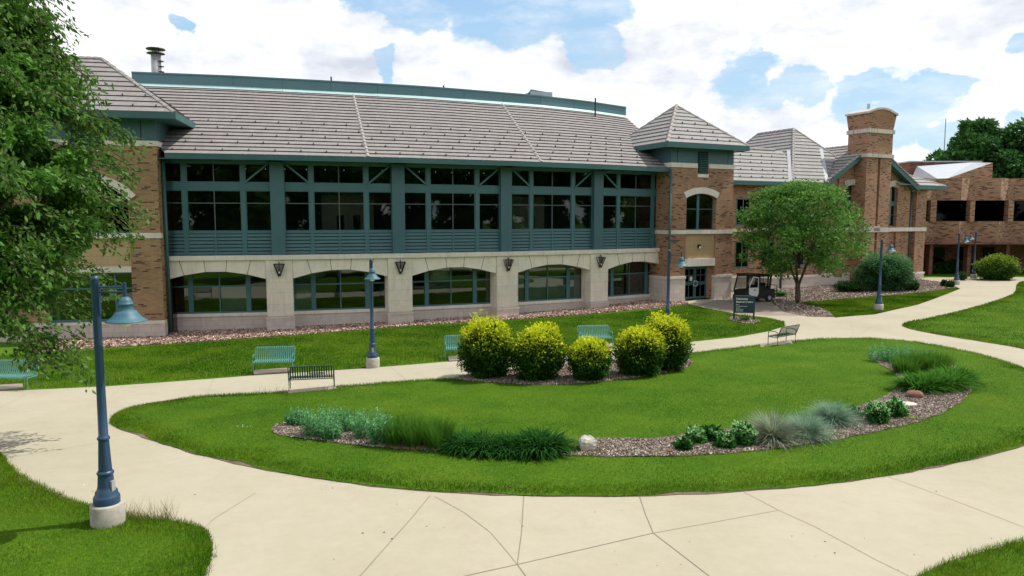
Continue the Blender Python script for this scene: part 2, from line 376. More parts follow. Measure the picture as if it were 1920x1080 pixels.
scene.cycles.max_bounces = 6; scene.cycles.transparent_max_bounces = 12

# ------------------------------------------------------------------ ground sheets
def chaikin(P, n=2, closed=True):
    P = [Vector(p[:2]) for p in P]
    for _ in range(n):
        Q = []
        L = len(P)
        for i in range(L if closed else L-1):
            a, b = P[i], P[(i+1) % L]; Q += [a*.75+b*.25, a*.25+b*.75]
        if not closed: Q = [P[0]]+Q+[P[-1]]
        P = Q
    return P
def resample(P, step, closed=True):
    out = []; L = len(P)
    for i in range(L if closed else L-1):
        a, b = Vector(P[i][:2]), Vector(P[(i+1) % L][:2]); n = max(1, int((b-a).length/step))
        out += [a+(b-a)*k/n for k in range(n)]
    return out
def inside(px, py, P):
    c = np.zeros(len(px), bool); n = len(P)
    for i in range(n):
        x0, y0 = P[i]; x1, y1 = P[i-1]
        k = ((y0 > py) != (y1 > py)) & (px < (x1-x0)*(py-y0)/((y1-y0) if abs(y1-y0) > 1e-9 else 1e-9)+x0); c ^= k
    return c
def sheet(name, P, dz, m, step=1.2, jit=0., bstep=.5, hump=0., kind='structure', thick=0.):
    B = resample(P, bstep)
    if jit: B = [p+Vector((random.gauss(0, jit), random.gauss(0, jit))) for p in B]
    bx = [p.x for p in B]; by = [p.y for p in B]
    gx, gy = np.meshgrid(np.arange(min(bx), max(bx), step), np.arange(min(by), max(by), step)); gx = gx.ravel(); gy = gy.ravel()
    gx = gx+rng.uniform(-.2, .2, len(gx))*step; k = inside(gx, gy, [(p.x, p.y) for p in B]); gx, gy = gx[k], gy[k]
    pts = B+[Vector((a, b)) for a, b in zip(gx, gy)]; nb = len(B)
    v, e, f, *_ = delaunay_2d_cdt(pts, [(i, (i+1) % nb) for i in range(nb)], [], 1, 1e-5)
    X = np.array([p.x for p in v]); Y = np.array([p.y for p in v]); Z = zga(X, Y)+dz
    if hump:
        BB = np.array([(p.x, p.y) for p in B]); d = np.sqrt(((X[:, None]-BB[:, 0])**2+(Y[:, None]-BB[:, 1])**2).min(1)); Z += hump*np.clip(d/.6, 0, 1)
    V = list(zip(X, Y, Z)); F = [tuple(t) for t in f]
    me = bpy.data.meshes.new(name)
    if thick:
        n0 = len(V); loop = list(range(nb))
        V += [(V[i][0], V[i][1], V[i][2]-thick) for i in loop]; F += [(loop[i], loop[(i+1) % nb], n0+(i+1) % nb, n0+i) for i in range(nb)]
    me.from_pydata(V, [], F); me.update()
    for p in me.polygons: pass
    o = finish(me, name, m, None, False); tag(o, kind=kind); return B, o
def PX(l): return [at(*p) for p in l]

g = np.linspace(-1, 1, 61); g = np.sign(g)*np.abs(g)**2.2*600
gx, gy = np.meshgrid(g, g); gx = gx.ravel(); gy = gy.ravel()+45; gz = zga(gx, gy)-.02
# denser sheet near the scene
def gridmesh(name, xs, ys, dz, m):
    X, Y = np.meshgrid(xs, ys); n, k = X.shape; V = np.stack([X.ravel(), Y.ravel(), zga(X.ravel(), Y.ravel())+dz], 1)
    idx = np.arange(n*k).reshape(n, k); F = np.stack([idx[:-1, :-1], idx[:-1, 1:], idx[1:, 1:], idx[1:, :-1]], -1).reshape(-1, 4)
    return np_mesh(name, V, F, m)
xs = np.unique(np.concatenate([np.linspace(-900, -60, 8), np.arange(-60, 90, 1.5), np.linspace(90, 900, 8)]))
ys = np.unique(np.concatenate([np.linspace(-600, -10, 8), np.arange(-10, 110, 1.5), np.linspace(110, 1200, 8)]))
tag(gridmesh('ground', xs, ys, 0, M['lawn']), kind='structure')

path_px = [(-500,752),(-200,747),(0,734),(200,725),(470,705),(700,690),(860,677),(1000,664),(1150,653),(1290,642),(1380,633),(1440,622),(1472,612),(1470,603),(1440,596),(1385,590),
           (1330,579),(1288,570),(1284,562),(1345,561),(1440,560),(1452,572),(1470,585),(1520,592),(1567,595.5),(1640,590),(1720,572),(1800,542),(1792,537),(1745,531),(1700,524),(1740,520.5),(1900,520),(2300,524),(2600,560),(2600,700),(3000,1000),(3000,1400),(960,1500),(-600,1400),(-600,900)]
pathP = PX(path_px)
sheet('path', pathP, .012, M['concrete'], 1.2)
# entrance paving (brownish) in front of the doors
pav = PX([(1345,561.5),(1345,550),(1440,545),(1442,560),(1452,572),(1470,585),(1520,592.3),(1440,592),(1385,589),(1330,578),(1310,572)])
sheet('entrance_paving', pav, .018, M['paver'], .8)
isl_px = [(204,792),(212,778),(240,766),(300,752),(400,742),(535,737),(630,726),(760,716),(860,709),(1000,693),(1150,677),(1290,663),(1400,651),(1500,638),(1600,633),(1680,637),(1760,648),(1840,665),(1920,690),(2010,722),(2070,762),(2040,800),
          (1990,820),(1920,838),(1800,870),(1650,897),(1500,916),(1300,930),(1100,934),(900,930),(700,915),(500,885),(350,850),(240,812),(210,800)]
islP = chaikin(PX(isl_px), 2)
sheet('soil', islP, .022, M['soil'], 1.0, .02, .3)
def shrink(P, d, noisy=0.):
    n = len(P); out = []; ph = [random.uniform(0, 6.28) for _ in range(6)]
    A = sum(P[i].x*P[(i+1) % n].y-P[(i+1) % n].x*P[i].y for i in range(n)); sg = 1 if A > 0 else -1
    L = 0
    for i in range(n):
        t = (P[(i+1) % n]-P[i-1]).normalized(); nn = Vector((-t.y, t.x))*sg; L += (P[i]-P[i-1]).length
        k = d+noisy*1.6*max(0, math.sin(L*.9+ph[0])*math.sin(L*.31+ph[1])+.25*math.sin(L*3.1+ph[2]))**2
        out.append(P[i]+nn*max(.01, k))
    return out
islL = shrink([Vector(p) for p in resample(islP, .4)], .015, .16)
sheet('lawn', islL, .03, M['lawn'], .8, .012, .2, .05)
# lawns around
BL_px = [(-700,780),(-60,800),(0,848),(15,872),(40,895),(130,940),(250,970),(330,978),(385,990),(400,1015),(398,1050),(380,1100),(300,1300),(-900,1300)]
BR_px = [(1700,1090),(1760,1064),(1800,1048),(1860,1030),(1925,1013),(2100,980),(2600,980),(2600,1400),(1600,1300)]
R2_px = [(1905,532),(1925,526),(2300,530),(2500,560),(2500,680),(2050,690),(1920,654),(1850,643),(1780,632),(1725,622),(1696,615),(1690,609.5),(1700,604.5),(1740,598),(1800,584),(1850,570),(1890,557),(1905,548)]
blP = chaikin(PX(BL_px), 2); brP = chaikin(PX(BR_px), 2); r2P = chaikin(PX(R2_px), 2)
for nm, P in (('lawn', blP), ('lawn', brP), ('lawn', r2P)):
    sheet('soil', [Vector(p) for p in P], .02, M['soil'], 1.2, .02, .4)
    sheet('lawn', shrink([Vector(p) for p in resample(P, .5)], .03, .10), .03, M['lawn'], 1.2, .012, .25, .04)
# beds
grav_px = [(60,662),(200,652),(320,645),(400,640),(500,632),(600,625),(760,612),(900,603),(1000,597),(1100,590),(1170,583),(1240,578),(1290,571),(1284,560),(1240,560),(1130,575),(960,590),(750,600),(520,612),(320,618),(60,630)]
gravP = PX(grav_px); sheet('gravel_bed', gravP, .02, M['gravel'], .8, .03, .4)
m2P = PX([(1440,548),(1454,573),(1470,586),(1515,594),(1562,595),(1556,586),(1535,577),(1498,570),(1560,563),(1660,556),(1720,551),(1790,541),(1788,533),(1700,520),(1560,525),(1440,528)])
sheet('mulch_bed', m2P, .024, M['mulch'], .8, .02, .4)
shb_px = [(848,714),(868,708),(1000,695),(1150,680),(1270,672),(1296,676),(1300,686),(1280,697),(1200,712),(1120,722),(1040,727),(950,724),(880,719)]
shbP = chaikin(PX(shb_px), 1); sheet('mulch_bed', shbP, .09, M['mulch'], .6, .03, .3)
bed_px = [(508,812),(520,800),(560,797),(640,806),(740,822),(850,836),(960,834),(1050,829),(1150,829),(1240,829),(1300,818),(1400,808),(1480,798),(1560,782),(1620,765),(1668,745),(1685,725),(1680,705),(1655,690),(1632,676),(1640,664),(1700,668),(1760,680),(1805,698),(1826,718),(1822,740),(1795,765),(1745,790),(1680,808),(1560,832),(1440,850),(1330,860),(1200,864),(1080,862),(960,859),(850,855),(730,848),(640,838),(560,828),(515,820)]
bedP = chaikin(PX(bed_px), 1); sheet('mulch_bed', bedP, .095, M['mulch'], .6, .03, .25)
sgnP = chaikin(PX([(1360,598),(1380,594),(1410,598),(1428,604),(1415,609),(1385,606)]), 1); sheet('mulch_bed', sgnP, .03, M['soil'], .5, .03, .25)
pads = [[(474,697),(544,692),(546,699),(476,704)],[(538,735),(628,726),(632,733),(541,741)],[(840,671),(880,668),(882,675),(842,679)],[(1088,650),(1150,646),(1153,652),(1092,656)],[(1424,647),(1484,642),(1488,650),(1428,655)],[(-40,727),(42,722),(44,730),(-40,736)]]
for p in pads: sheet('bench_pad', [Vector(q) for q in PX(p)], .065, M['paver'], .5, 0, .3, thick=.1)

# joints in the concrete
def ribbon(mb, P, w, dz):
    Q = resample(P, .4, False)+[Vector(P[-1][:2])]
    for a, b in zip(Q[:-1], Q[1:]):
        t = (b-a).normalized(); n = Vector((-t.y, t.x))*w/2
        mb.poly([(q.x, q.y, zg(q.x, q.y)+dz) for q in (a-n, b-n, b+n, a+n)])
jb = MB(); jt = MB()
for l in ([(807,930),(770,975),(675,1082)],[(982,932),(978,1000),(970,1060)],[(1199,932),(1210,965),(1225,1001)],[(1225,1001),(1330,1082)],[(970,1060),(1100,1030),(1225,1001)],[(870,1082),(970,1060)],[(970,1060),(986,1082)]):
    ribbon(jb, PX(l), .014, .018)
for l in ([(815,932),(870,962),(920,1000),(950,1035),(970,1060)],[(1395,924),(1460,958),(1530,990),(1640,1050),(1705,1082)],[(1665,895),(1790,940),(1925,992)],[(480,925),(400,975),(385,990)],[(215,828),(130,840),(0,862)],[(1225,1001),(1330,982),(1460,958)],
          [(233,765),(160,762),(0,768)],[(0,765),(48,741)],[(207,745),(232,724)],[(387,743),(400,711)],[(575,718),(582,732)],[(733,689),(762,714)],[(0,812),(180,797),(204,795)],[(1440,596),(1520,612),(1600,632)],[(1567,596),(1595,601),(1600,632)],[(1692,610),(1640,612),(1600,632)],[(1560,700),(1560,701)]):
    ribbon(jt, PX(l), .011, .018)
tag(jb.build('path_joints', M['crack']), kind='structure'); tag(jt.build('path_joints', M['crack_thin']), kind='structure')

# ------------------------------------------------------------------ scattered stuff: blades, chips
def scatter_pts(P, n):
    P = [(p[0], p[1]) for p in P]; a = np.array(P); lo = a.min(0); hi = a.max(0); out = []
    tot = 0
    while tot < n:
        q = rng.uniform(lo, hi, (n*2, 2)); q = q[inside(q[:, 0], q[:, 1], P)]; out.append(q); tot += len(q)
        if len(q) == 0: break
    return np.concatenate(out)[:n]
def view(q, pad=60):      # keep what the camera's frustum can hold
    D = q[:, 1]*CT+5.6*ST; u = 960+FPX*q[:, 0]/np.maximum(D, .1); return (u > -pad-200) & (u < 1920+pad+200) & (q[:, 1] > 8.5)
def lowfreq(q, s, seed):
    r = np.random.default_rng(seed); v = 0
    for k in range(6):
        a = r.uniform(0, 6.28); f = s*(1+.7*k); v = v+np.sin((q[:, 0]*math.cos(a)+q[:, 1]*math.sin(a))*f+r.uniform(0, 6.28))/(1+.4*k)
    return v/2.6
def blades(q, h, wd, dz=.06):
    n = len(q); z = zga(q[:, 0], q[:, 1])+dz-.03; a = rng.uniform(0, 2*np.pi, n); hh = h*rng.uniform(.5, 1.3, n); ww = wd*rng.uniform(.6, 1.3, n)
    l = hh*rng.uniform(.1, .9, n); b = rng.uniform(0, 2*np.pi, n)
    V = np.empty((n, 3, 3)); dx = np.cos(a)*ww/2; dy = np.sin(a)*ww/2
    V[:, 0] = np.stack([q[:, 0]-dx, q[:, 1]-dy, z], 1); V[:, 1] = np.stack([q[:, 0]+dx, q[:, 1]+dy, z], 1)
    V[:, 2] = np.stack([q[:, 0]+np.cos(b)*l, q[:, 1]+np.sin(b)*l, z+hh+.02], 1)
    t = np.clip(.48+.55*lowfreq(q, .55, 3)+.40*lowfreq(q, 2.1, 4)+.14*np.sign(np.sin(q[:, 0]*.7+q[:, 1]*2.2))+rng.normal(0, .22, n), 0, 1)[:, None]
    c = np.array([.042, .140, .006])*(1-t)+np.array([.185, .295, .020])*t; c = c*rng.uniform(.7, 1.25, (n, 1))
    dry = rng.random(n) < .03+.12*(lowfreq(q, 1.7, 11) > .75); c[dry] = (.30, .27, .11)
    return V.reshape(-1, 3), np.repeat(c, 3, 0)
allV = []; allC = []
def not_in(q, Ps):
    k = np.ones(len(q), bool)
    for P in Ps: k &= ~inside(q[:, 0], q[:, 1], [(p[0], p[1]) for p in P])
    return q[k]
padP = [PX(p) for p in pads]
q = scatter_pts(islL, 620000); q = q[view(q)]; q = q[rng.random(len(q)) < np.clip(22/q[:, 1], 0, 1)**2]; q = not_in(q, [bedP, shbP]+padP)
V, C = blades(q, .042, .012, .08); allV.append(V); allC.append(C)
q = scatter_pts(blP, 240000); q = q[view(q, 0)]; V, C = blades(q, .06, .011, .06); allV.append(V); allC.append(C)
q = scatter_pts(brP, 60000); q = q[view(q, 0)]; V, C = blades(q, .07, .012, .06); allV.append(V); allC.append(C)
q = scatter_pts(r2P, 260000); q = q[view(q, 0)]; V, C = blades(q, .07, .03, .06); allV.append(V); allC.append(C)
strip = PX([(-80,752),(0,731),(200,723),(470,703),(700,688),(860,675),(1150,651),(1290,642),(1440,622),(1473,611),(1471,603),(1440,596),(1385,590),(1292,572),(1240,580),(1100,592),(900,605),(760,614),(500,634),(320,647),(100,662),(-80,672)])
q = scatter_pts(strip, 190000); q = q[view(q, 0)]; q = not_in(q, [sgnP]+padP); V, C = blades(q, .06, .02, .03); allV.append(V); allC.append(C)
r1 = PX([(1498,568),(1535,576),(1558,586),(1566,596),(1640,590),(1720,572),(1800,541),(1790,540),(1720,550),(1660,555),(1560,562)])
q = scatter_pts(r1, 45000); V, C = blades(q, .07, .035, .03); allV.append(V); allC.append(C)
# ragged taller tufts along the edges
for P, k in ((islL, 5), (blP, 6), (brP, 4)):
    e = resample([Vector(p) for p in P], .05); e = np.array([(p.x, p.y) for p in e]); e = e[view(e)]
    e = e[(lowfreq(e, 2.3, 9) > -.1)]; e = np.repeat(e, k, 0)+rng.normal(0, .035, (len(e)*k, 2)); V, C = blades(e, .065, .010, .06); allV.append(V); allC.append(C)
V = np.concatenate(allV); C = np.concatenate(allC)
tag(np_mesh('grass', V, np.arange(len(V)).reshape(-1, 3), M['blade'], None, C), kind='stuff')
# long dry seed stalks beside the near lamp and along the path
e = np.array([at(u, v) for u, v in [(random.uniform(225, 330), 975+random.uniform(-3, 5)) for _ in range(160)]]+[at(random.uniform(590, 720), 735) for _ in range(60)]+[at(random.uniform(480, 540), 741) for _ in range(60)])
V, C = blades(e, .30, .012, .06); C[:] = np.repeat(rng.uniform(.8, 1.2, (len(e), 1)), 3, 0)*np.array([.34, .30, .16]); 
tag(np_mesh('dry_grass', V, np.arange(len(V)).reshape(-1, 3), M['blade'], None, C), kind='stuff')
def chips(q, s, dz, pal, hs=.6):
    n = len(q); z = zga(q[:, 0], q[:, 1])+dz; a = rng.normal(0, 1, (n, 3)); a[:, 2] *= .5; a /= np.linalg.norm(a, axis=1)[:, None]
    b = rng.normal(0, 1, (n, 3)); b -= (a*b).sum(1)[:, None]*a; b /= np.linalg.norm(b, axis=1)[:, None]; L = s*rng.uniform(.5, 1.5, (n, 1)); Wd = L*rng.uniform(.35, .8, (n, 1))
    c = np.stack([q[:, 0], q[:, 1], z+rng.uniform(0, s*hs, n)], 1)
    V = np.stack([c-a*L/2-b*Wd/2, c+a*L/2-b*Wd/2, c+a*L/2+b*Wd/2, c-a*L/2+b*Wd/2], 1); pal = np.array(pal); col = pal[rng.integers(0, len(pal), n)]*rng.uniform(.7, 1.2, (n, 1))
    return V.reshape(-1, 3), np.repeat(col, 4, 0)
q = scatter_pts(gravP, 60000); q = q[view(q, 0)]; V, C = chips(q, .09, .02, [(.62, .48, .41), (.74, .62, .55), (.36, .22, .16), (.16, .09, .07), (.55, .38, .31), (.50, .35, .28)])
tag(np_mesh('gravel', V, np.arange(len(V)).reshape(-1, 4), M['chip'], None, C), kind='stuff')
cl = []
for (cu_, cv_, w_, h_, n_) in ((450, 808, 26, 4, 22), (1735, 613, 10, 2, 5), (1300, 800, 60, 16, 7), (1500, 700, 90, 16, 6)):
    cl += [at(cu_+random.gauss(0, w_/2), cv_+random.gauss(0, h_/2)) for _ in range(n_)]
V, C = chips(np.array(cl), .022, .12, [(.75, .75, .68), (.7, .7, .5)]); tag(np_mesh('clover_flowers', V, np.arange(len(V)).reshape(-1, 4), M['chip'], None, C), kind='stuff')
lt = [at(random.uniform(0, 1920), random.uniform(900, 1075)) for _ in range(70)]
V, C = chips(np.array(lt), .03, .014, [(.10, .08, .05), (.25, .2, .12), (.12, .14, .05), (.75, .72, .65)], .1); tag(np_mesh('path_litter', V, np.arange(len(V)).reshape(-1, 4), M['chip'], None, C), kind='stuff')
VV = []; CC = []
for P, n, s, dz in ((bedP, 90000, .034, .10), (shbP, 24000, .038, .095), (m2P, 26000, .07, .03), (sgnP, 1500, .06, .03)):
    q = scatter_pts(P, n); q = q[view(q, 0)]; V, C = chips(q, s, dz, [(.40, .335, .28), (.50, .44, .38), (.17, .13, .10), (.30, .245, .20), (.58, .52, .46), (.34, .27, .22)]); VV.append(V); CC.append(C)
V = np.concatenate(VV); C = np.concatenate(CC); tag(np_mesh('mulch', V, np.arange(len(V)).reshape(-1, 4), M['chip'], None, C), kind='stuff')

# ------------------------------------------------------------------ main building
HB = empty('campus_building', (0, 46, 0), 'long two storey campus building with limestone arches, teal window bays and grey tiled roofs', 'building')
T = Fr(10.66, 49.34, 26); Lf = Fr(-18.5, 38.4, 11)
BAY = 6.70; angs = [11.2, 16.2, 21.2, 26.2, 31.2]
PTS = [None]*6; PTS[1] = (-12.96, 40.47)
for i in range(1, 5): a = R(angs[i]); PTS[i+1] = (PTS[i][0]+BAY*math.cos(a), PTS[i][1]+BAY*math.sin(a))
a = R(angs[0]); PTS[0] = (PTS[1][0]-BAY*math.cos(a), PTS[1][1]-BAY*math.sin(a))
BF = [Fr(*PTS[i], angs[i]) for i in range(5)]
Z = dict(belt0=3.73, belt=3.98, sill=5.18, mid=6.85, beam0=7.55, beam1=7.98, head=9.02, soff=9.12)
U0 = [.75, 0, 0, 0, 0]; U1 = [BAY, BAY, BAY, BAY, 5.35]
arch = [(0, 2.66), (.19, 2.93), (.40, 3.10), (.60, 3.10), (.81, 2.93), (1, 2.66)]
for i, F in enumerate(BF):
    ua, ub = U0[i], U1[i]; last = i == 4; first = i == 0
    # columns
    if i > 0: MB().box(F, -.37, .37, .12, .9, Z['belt']+.002, Z['soff']).build('column', M['teal_panel'], HB)
    # stone: belt, arch wall, pier
    b = MB(); b.box(F, ua-.0, ub+.0, -.14, 1.2, Z['belt0'], Z['belt']); b.build('belt_course', M['stone_trim'], HB)
    ol, orr = .71, BAY-.71
    A = [(ol+(orr-ol)*t, z) for t, z in arch]
    b = MB()
    for (u0, z0), (u1, z1) in zip(A[:-1], A[1:]):
        u1c = min(u1, ub)
        if u0 >= ub: continue
        zc = z0+(z1-z0)*(u1c-u0)/(u1-u0)
        b.prism(F, [(u0, z0), (u1c, zc), (u1c, Z['belt0']), (u0, Z['belt0'])], 0, 1.0)
    for k, (u, z) in enumerate(A):
        du = 0 if k in (0, 5) else (-.22, -.06, .06, .22)[k-1]
        if u < ub: b.poly([F(u-.015, -.004, z), F(u+.015, -.004, z), F(u+du+.015, -.004, Z['belt0']), F(u+du-.015, -.004, Z['belt0'])], 1)
    b.build('arch_wall', [M['stone_plain'], M['joint']], HB)
    if i > 0:
        MB().box(F, -.71, .71, -.03, 1.0, .5, Z['belt0']).build('stone_pier', M['stone'], HB)
        p = MB().box(F, -.76, .76, -.10, 1.02, -1, .42); p.box(F, -.78, .78, -.13, 1.03, .42, .54); p.build('pier_plinth', M['stone_block'], HB)
        MB().box(F, -.72, .72, -.035, .1, .541, .56).build('plinth_joint', M['joint'], HB)
    else:
        MB().box(F, .6, .71, 0, 1.0, -1, Z['belt0']).build('stone_pier', M['stone'], HB)
    # wall below the low window + sill
    b = MB().box(F, ua, ub, .86, 1.1, -1, .52, 0); b.build('base_wall', M['stone_block'], HB)
    MB().box(F, ua, ub, .80, 1.12, .522, .70).build('sill', M['stone_plain'], HB)
    # low window
    wl, wr = ua if first else .71, min(orr, ub); h1 = 3.2
    d = wr-wl; m1 = .71+(orr-.71)*.21; m2 = .71+(orr-.71)*.79; mc = (m1+m2)/2
    fm = MB()
    for u, wd in ((m1, .26), (m2, .26)):
        if u < ub: fm.box(F, u-wd/2, u+wd/2, .90, 1.02, .70, h1)
    if mc < ub: fm.box(F, mc-.035, mc+.035, .92, 1.0, .70, h1)
    fm.box(F, wl, wr, .921, 1.0, 2.18, 2.26); fm.box(F, wl, wr, .921, 1.0, .70, .79); fm.box(F, wl, wl+.08, .915, 1.0, .79, h1); fm.box(F, wr-.08, wr, .915, 1.0, .79, h1)
    W_ = fm.build('window', M['teal'], HB)
    MB().poly([F(wl, .97, .7), F(wr, .97, .7), F(wr, .97, h1), F(wl, .97, h1)]).build('pane', M['glass_low'], W_)
    for (b0, b1, z0_, z1_) in {0: [(mc+.05, m2-.13, .8, 2.17)], 1: [(wl+.1, m1-.13, .8, 2.17)], 2: [(m1+.13, mc-.05, 2.28, 3.0)], 3: [(wl+.1, m1-.13, .8, 2.17), (m1+.13, mc-.05, .8, 2.17), (mc+.05, m2-.13, .8, 2.17), (m2+.13, wr-.1, .8, 2.17)]}.get(i, []): MB().box(F, b0, b1, 1.06, 1.075, z0_, z1_).build('blind', M['white'], W_)
    # upper window wall
    c0, c1 = (ua if first else .37), (ub if last else BAY-.37)
    g = [.37+1.34, .37+1.34+.24, BAY-.37-1.34-.24, BAY-.37-1.34]; cu = BAY/2
    mb = MB(); mb.box(F, c0, c1, .34, .5, Z['beam0'], Z['beam1']); mb.box(F, c0, c1, .342, .5, Z['sill'], Z['sill']+.13); mb.box(F, c0, c1, .35, .5, Z['head'], Z['soff'])
    for u0, u1 in ((g[0], g[1]), (g[2], g[3])):
        if u0 < c1: mb.box(F, u0, min(u1, c1), .33, .5, Z['belt']+.002, Z['head'])
    if cu < c1: mb.box(F, cu-.06, cu+.06, .34, .41, Z['belt']+.002, Z['sill'])
    mb.build('window_wall_frame', M['teal'], HB)
    lv = MB(); ns = 6; hz = (Z['sill']-Z['belt']-.02)/ns
    segs = [(c0, g[0]), (g[1], cu-.06), (cu+.06, g[2]), (g[3], BAY-.37)]
    for u0, u1 in segs:
        u1 = min(u1, c1); u0 = max(u0, c0)
        if u1-u0 < .1: continue
        for k in range(ns):
            z0 = Z['belt']+.01+k*hz
            z1 = z0+hz*.2; lv.poly([F(u0, .36, z1), F(u1, .36, z1), F(u1, .385, z0+hz*.9), F(u0, .385, z0+hz*.9)]); lv.poly([F(u0, .385, z0+hz*.9), F(u1, .385, z0+hz*.9), F(u1, .47, z0+hz), F(u0, .47, z0+hz)])
            lv.poly([F(u0, .36, z1), F(u0, .475, z1), F(u1, .475, z1), F(u1, .36, z1)], 1)  # undersides and backing in darker teal, shade of the gaps painted in
        lv.poly([F(u0, .48, Z['belt']), F(u1, .48, Z['belt']), F(u1, .48, Z['sill']), F(u0, .48, Z['sill'])], 1)
    lv.build('louver_panel', [M['teal'], M['teal_fascia']], HB)
    for (u0, u1, kind) in ((c0, g[0], 'L'), (g[1], g[2], 'C'), (g[3], BAY-.37, 'R')):
        u1 = min(u1, c1)
        if u1-u0 < .15: continue
        for (z0, z1, up) in ((Z['sill']+.13, Z['beam0'], 0), (Z['beam1'], Z['head'], 1)):
            f = MB(); t = .045
            f.box(F, u0, u0+t, .37, .45, z0, z1); f.box(F, u1-t, u1, .37, .45, z0, z1); f.box(F, u0+t, u1-t, .372, .45, z0, z0+t); f.box(F, u0+t, u1-t, .372, .45, z1-t, z1)
            if kind == 'C' and cu < u1: f.box(F, cu-.025, cu+.025, .374, .45, z0+t, z1-t, 1)
            if not up: f.box(F, u0+t, u1-t, .378, .45, Z['mid']-.025, Z['mid']+.025, 1)
            w_ = f.build('window', [M['teal'], M['muntin']], HB)
            MB().poly([F(u0, .42, z0), F(u1, .42, z0), F(u1, .42, z1), F(u0, .42, z1)]).build('pane', M['glass'], w_)
        if kind != 'C' and (u1-u0) > .9 and not (first and kind == 'L'):
            p, q = ((u0+.1, Z['soff']-.1), (u1+.02, Z['beam1'])) if kind == 'L' else ((u1-.1, Z['soff']-.1), (u0-.02, Z['beam1']))
            MB().bar(F(p[0], .30, p[1]), F(q[0], .30, q[1]), .07, .10).build('brace', M['teal'], HB)
    # soffit
    MB().box(F, ua-.4, ub+.4, -.85, .52, Z['soff'], Z['soff']+.05).build('soffit', M['teal_fascia'], HB)
    # interior: floor, back wall, ceiling for both storeys
    it = MB(); it.poly([F(-.3, 7, .2), F(7, 7, .2), F(7, 7, 3.6), F(-.3, 7, 3.6)]); it.poly([F(-.3, 1.1, .3), F(7, 1.1, .3), F(7, 7, .3), F(-.3, 7, .3)]); it.poly([F(-.3, 1.1, 3.55), F(7, 1.1, 3.55), F(7, 7, 3.55), F(-.3, 7, 3.55)])
    it.poly([F(-.3, 5, 4), F(7, 5, 4), F(7, 5, 9), F(-.3, 5, 9)]); it.poly([F(-.3, .5, 4.2), F(7, .5, 4.2), F(7, 5, 4.2), F(-.3, 5, 4.2)]); it.poly([F(-.3, .55, 9.08), F(7, .55, 9.08), F(7, 5, 9.08), F(-.3, 5, 9.08)])
    it.build('interior', M['interior'], HB)
    if i in (1, 3):
        u_ = 3.0 if i == 1 else 1.1
        dd = MB()
        for s in (0, 1):
            dd.box(F, u_+s*.95, u_+s*.95+.92, 1.6, 1.66, 4.21, 6.7)
        d_ = dd.build('interior_door', M['interior_door'], HB)
        db = MB()
        for s in (0, 1): db.box(F, u_+s*.95+.25, u_+s*.95+.67, 1.59, 1.595, 5.0, 6.2)
        db.build('door_light', M['dark'], d_)
        MB().box(F, u_-.6, u_+2.4, 1.7, 1.8, 4.21, 7.4).build('interior_partition', M['interior_door'], HB)
# end wall of facade beside the right tower
# ---- tiled roofs
def lerp(a, b, t): return tuple(a[k]+(b[k]-a[k])*t for k in range(3))
def tiles(mb, E, Tp, rows, lip=.07, mi=0):
    """E, Tp: polylines (same count) along the eave and the top"""
    n = len(E); NS = []
    for k in range(n-1):
        a, b, c, d = (Vector(q) for q in (E[k], E[k+1], Tp[k+1], Tp[k])); q = (b-a).cross(d-a)
        if q.length < 1e-6: q = (c-b).cross(d-a)
        q.normalize(); NS.append(q if q.z > 0 else -q)
    NV = [NS[0]]+[(NS[k]+NS[k+1]).normalized() for k in range(n-2)]+[NS[-1]]
    for r in range(rows):
        t0, t1 = r/rows, (r+1)/rows
        for k in range(n-1):
            a, b, c, d = (Vector(q) for q in (lerp(E[k], Tp[k], t0), lerp(E[k+1], Tp[k+1], t0), lerp(E[k+1], Tp[k+1], min(1, t1+.45/rows)), lerp(E[k], Tp[k], min(1, t1+.45/rows))))
            na, nb = NV[k], NV[k+1]; a2, b2, c2, d2 = a+na*lip, b+nb*lip, c-nb*.012, d-na*.012
            mb.poly([a2, b2, c2] if (c-d).length < 1e-4 else [a2, b2, c2, d2], mi)
            a3, b3 = a2-na*.024, b2-nb*.024; mb.poly([a3, b3, b2, a2], mi); mb.poly([a+(d-a)*.28, b+(c-b)*.28, b3, a3], mi)
def hipcap(mb, p, q, n=10, r=.13, mi=0):
    for k in range(n):
        a = lerp(p, q, k/n); b = lerp(p, q, (k+1.06)/n); mb.tube([a, b], [r*1.12, r*.85], 7, mi)
def guards(parent, E, Tp, rows, ts, spacing, store):
    pass
NSEG = 20
def facade_line(off, zf):
    P = []
    for s in range(NSEG+1):
        t = s/NSEG*5; i = min(int(t), 4); fr = t-i
        # blend angle for smooth offset
        p = np.array(BF[i](fr*BAY, 0, 0)[:2]); ang = angs[0]-2.5+5*t
        v = np.array([-math.sin(R(ang)), math.cos(R(ang))]); p = p+v*off
        P.append((p[0], p[1], zf(t/5)))
    return P
eave = facade_line(-.95, lambda t: 9.36)
top = facade_line(7.6, lambda t: 14.2)
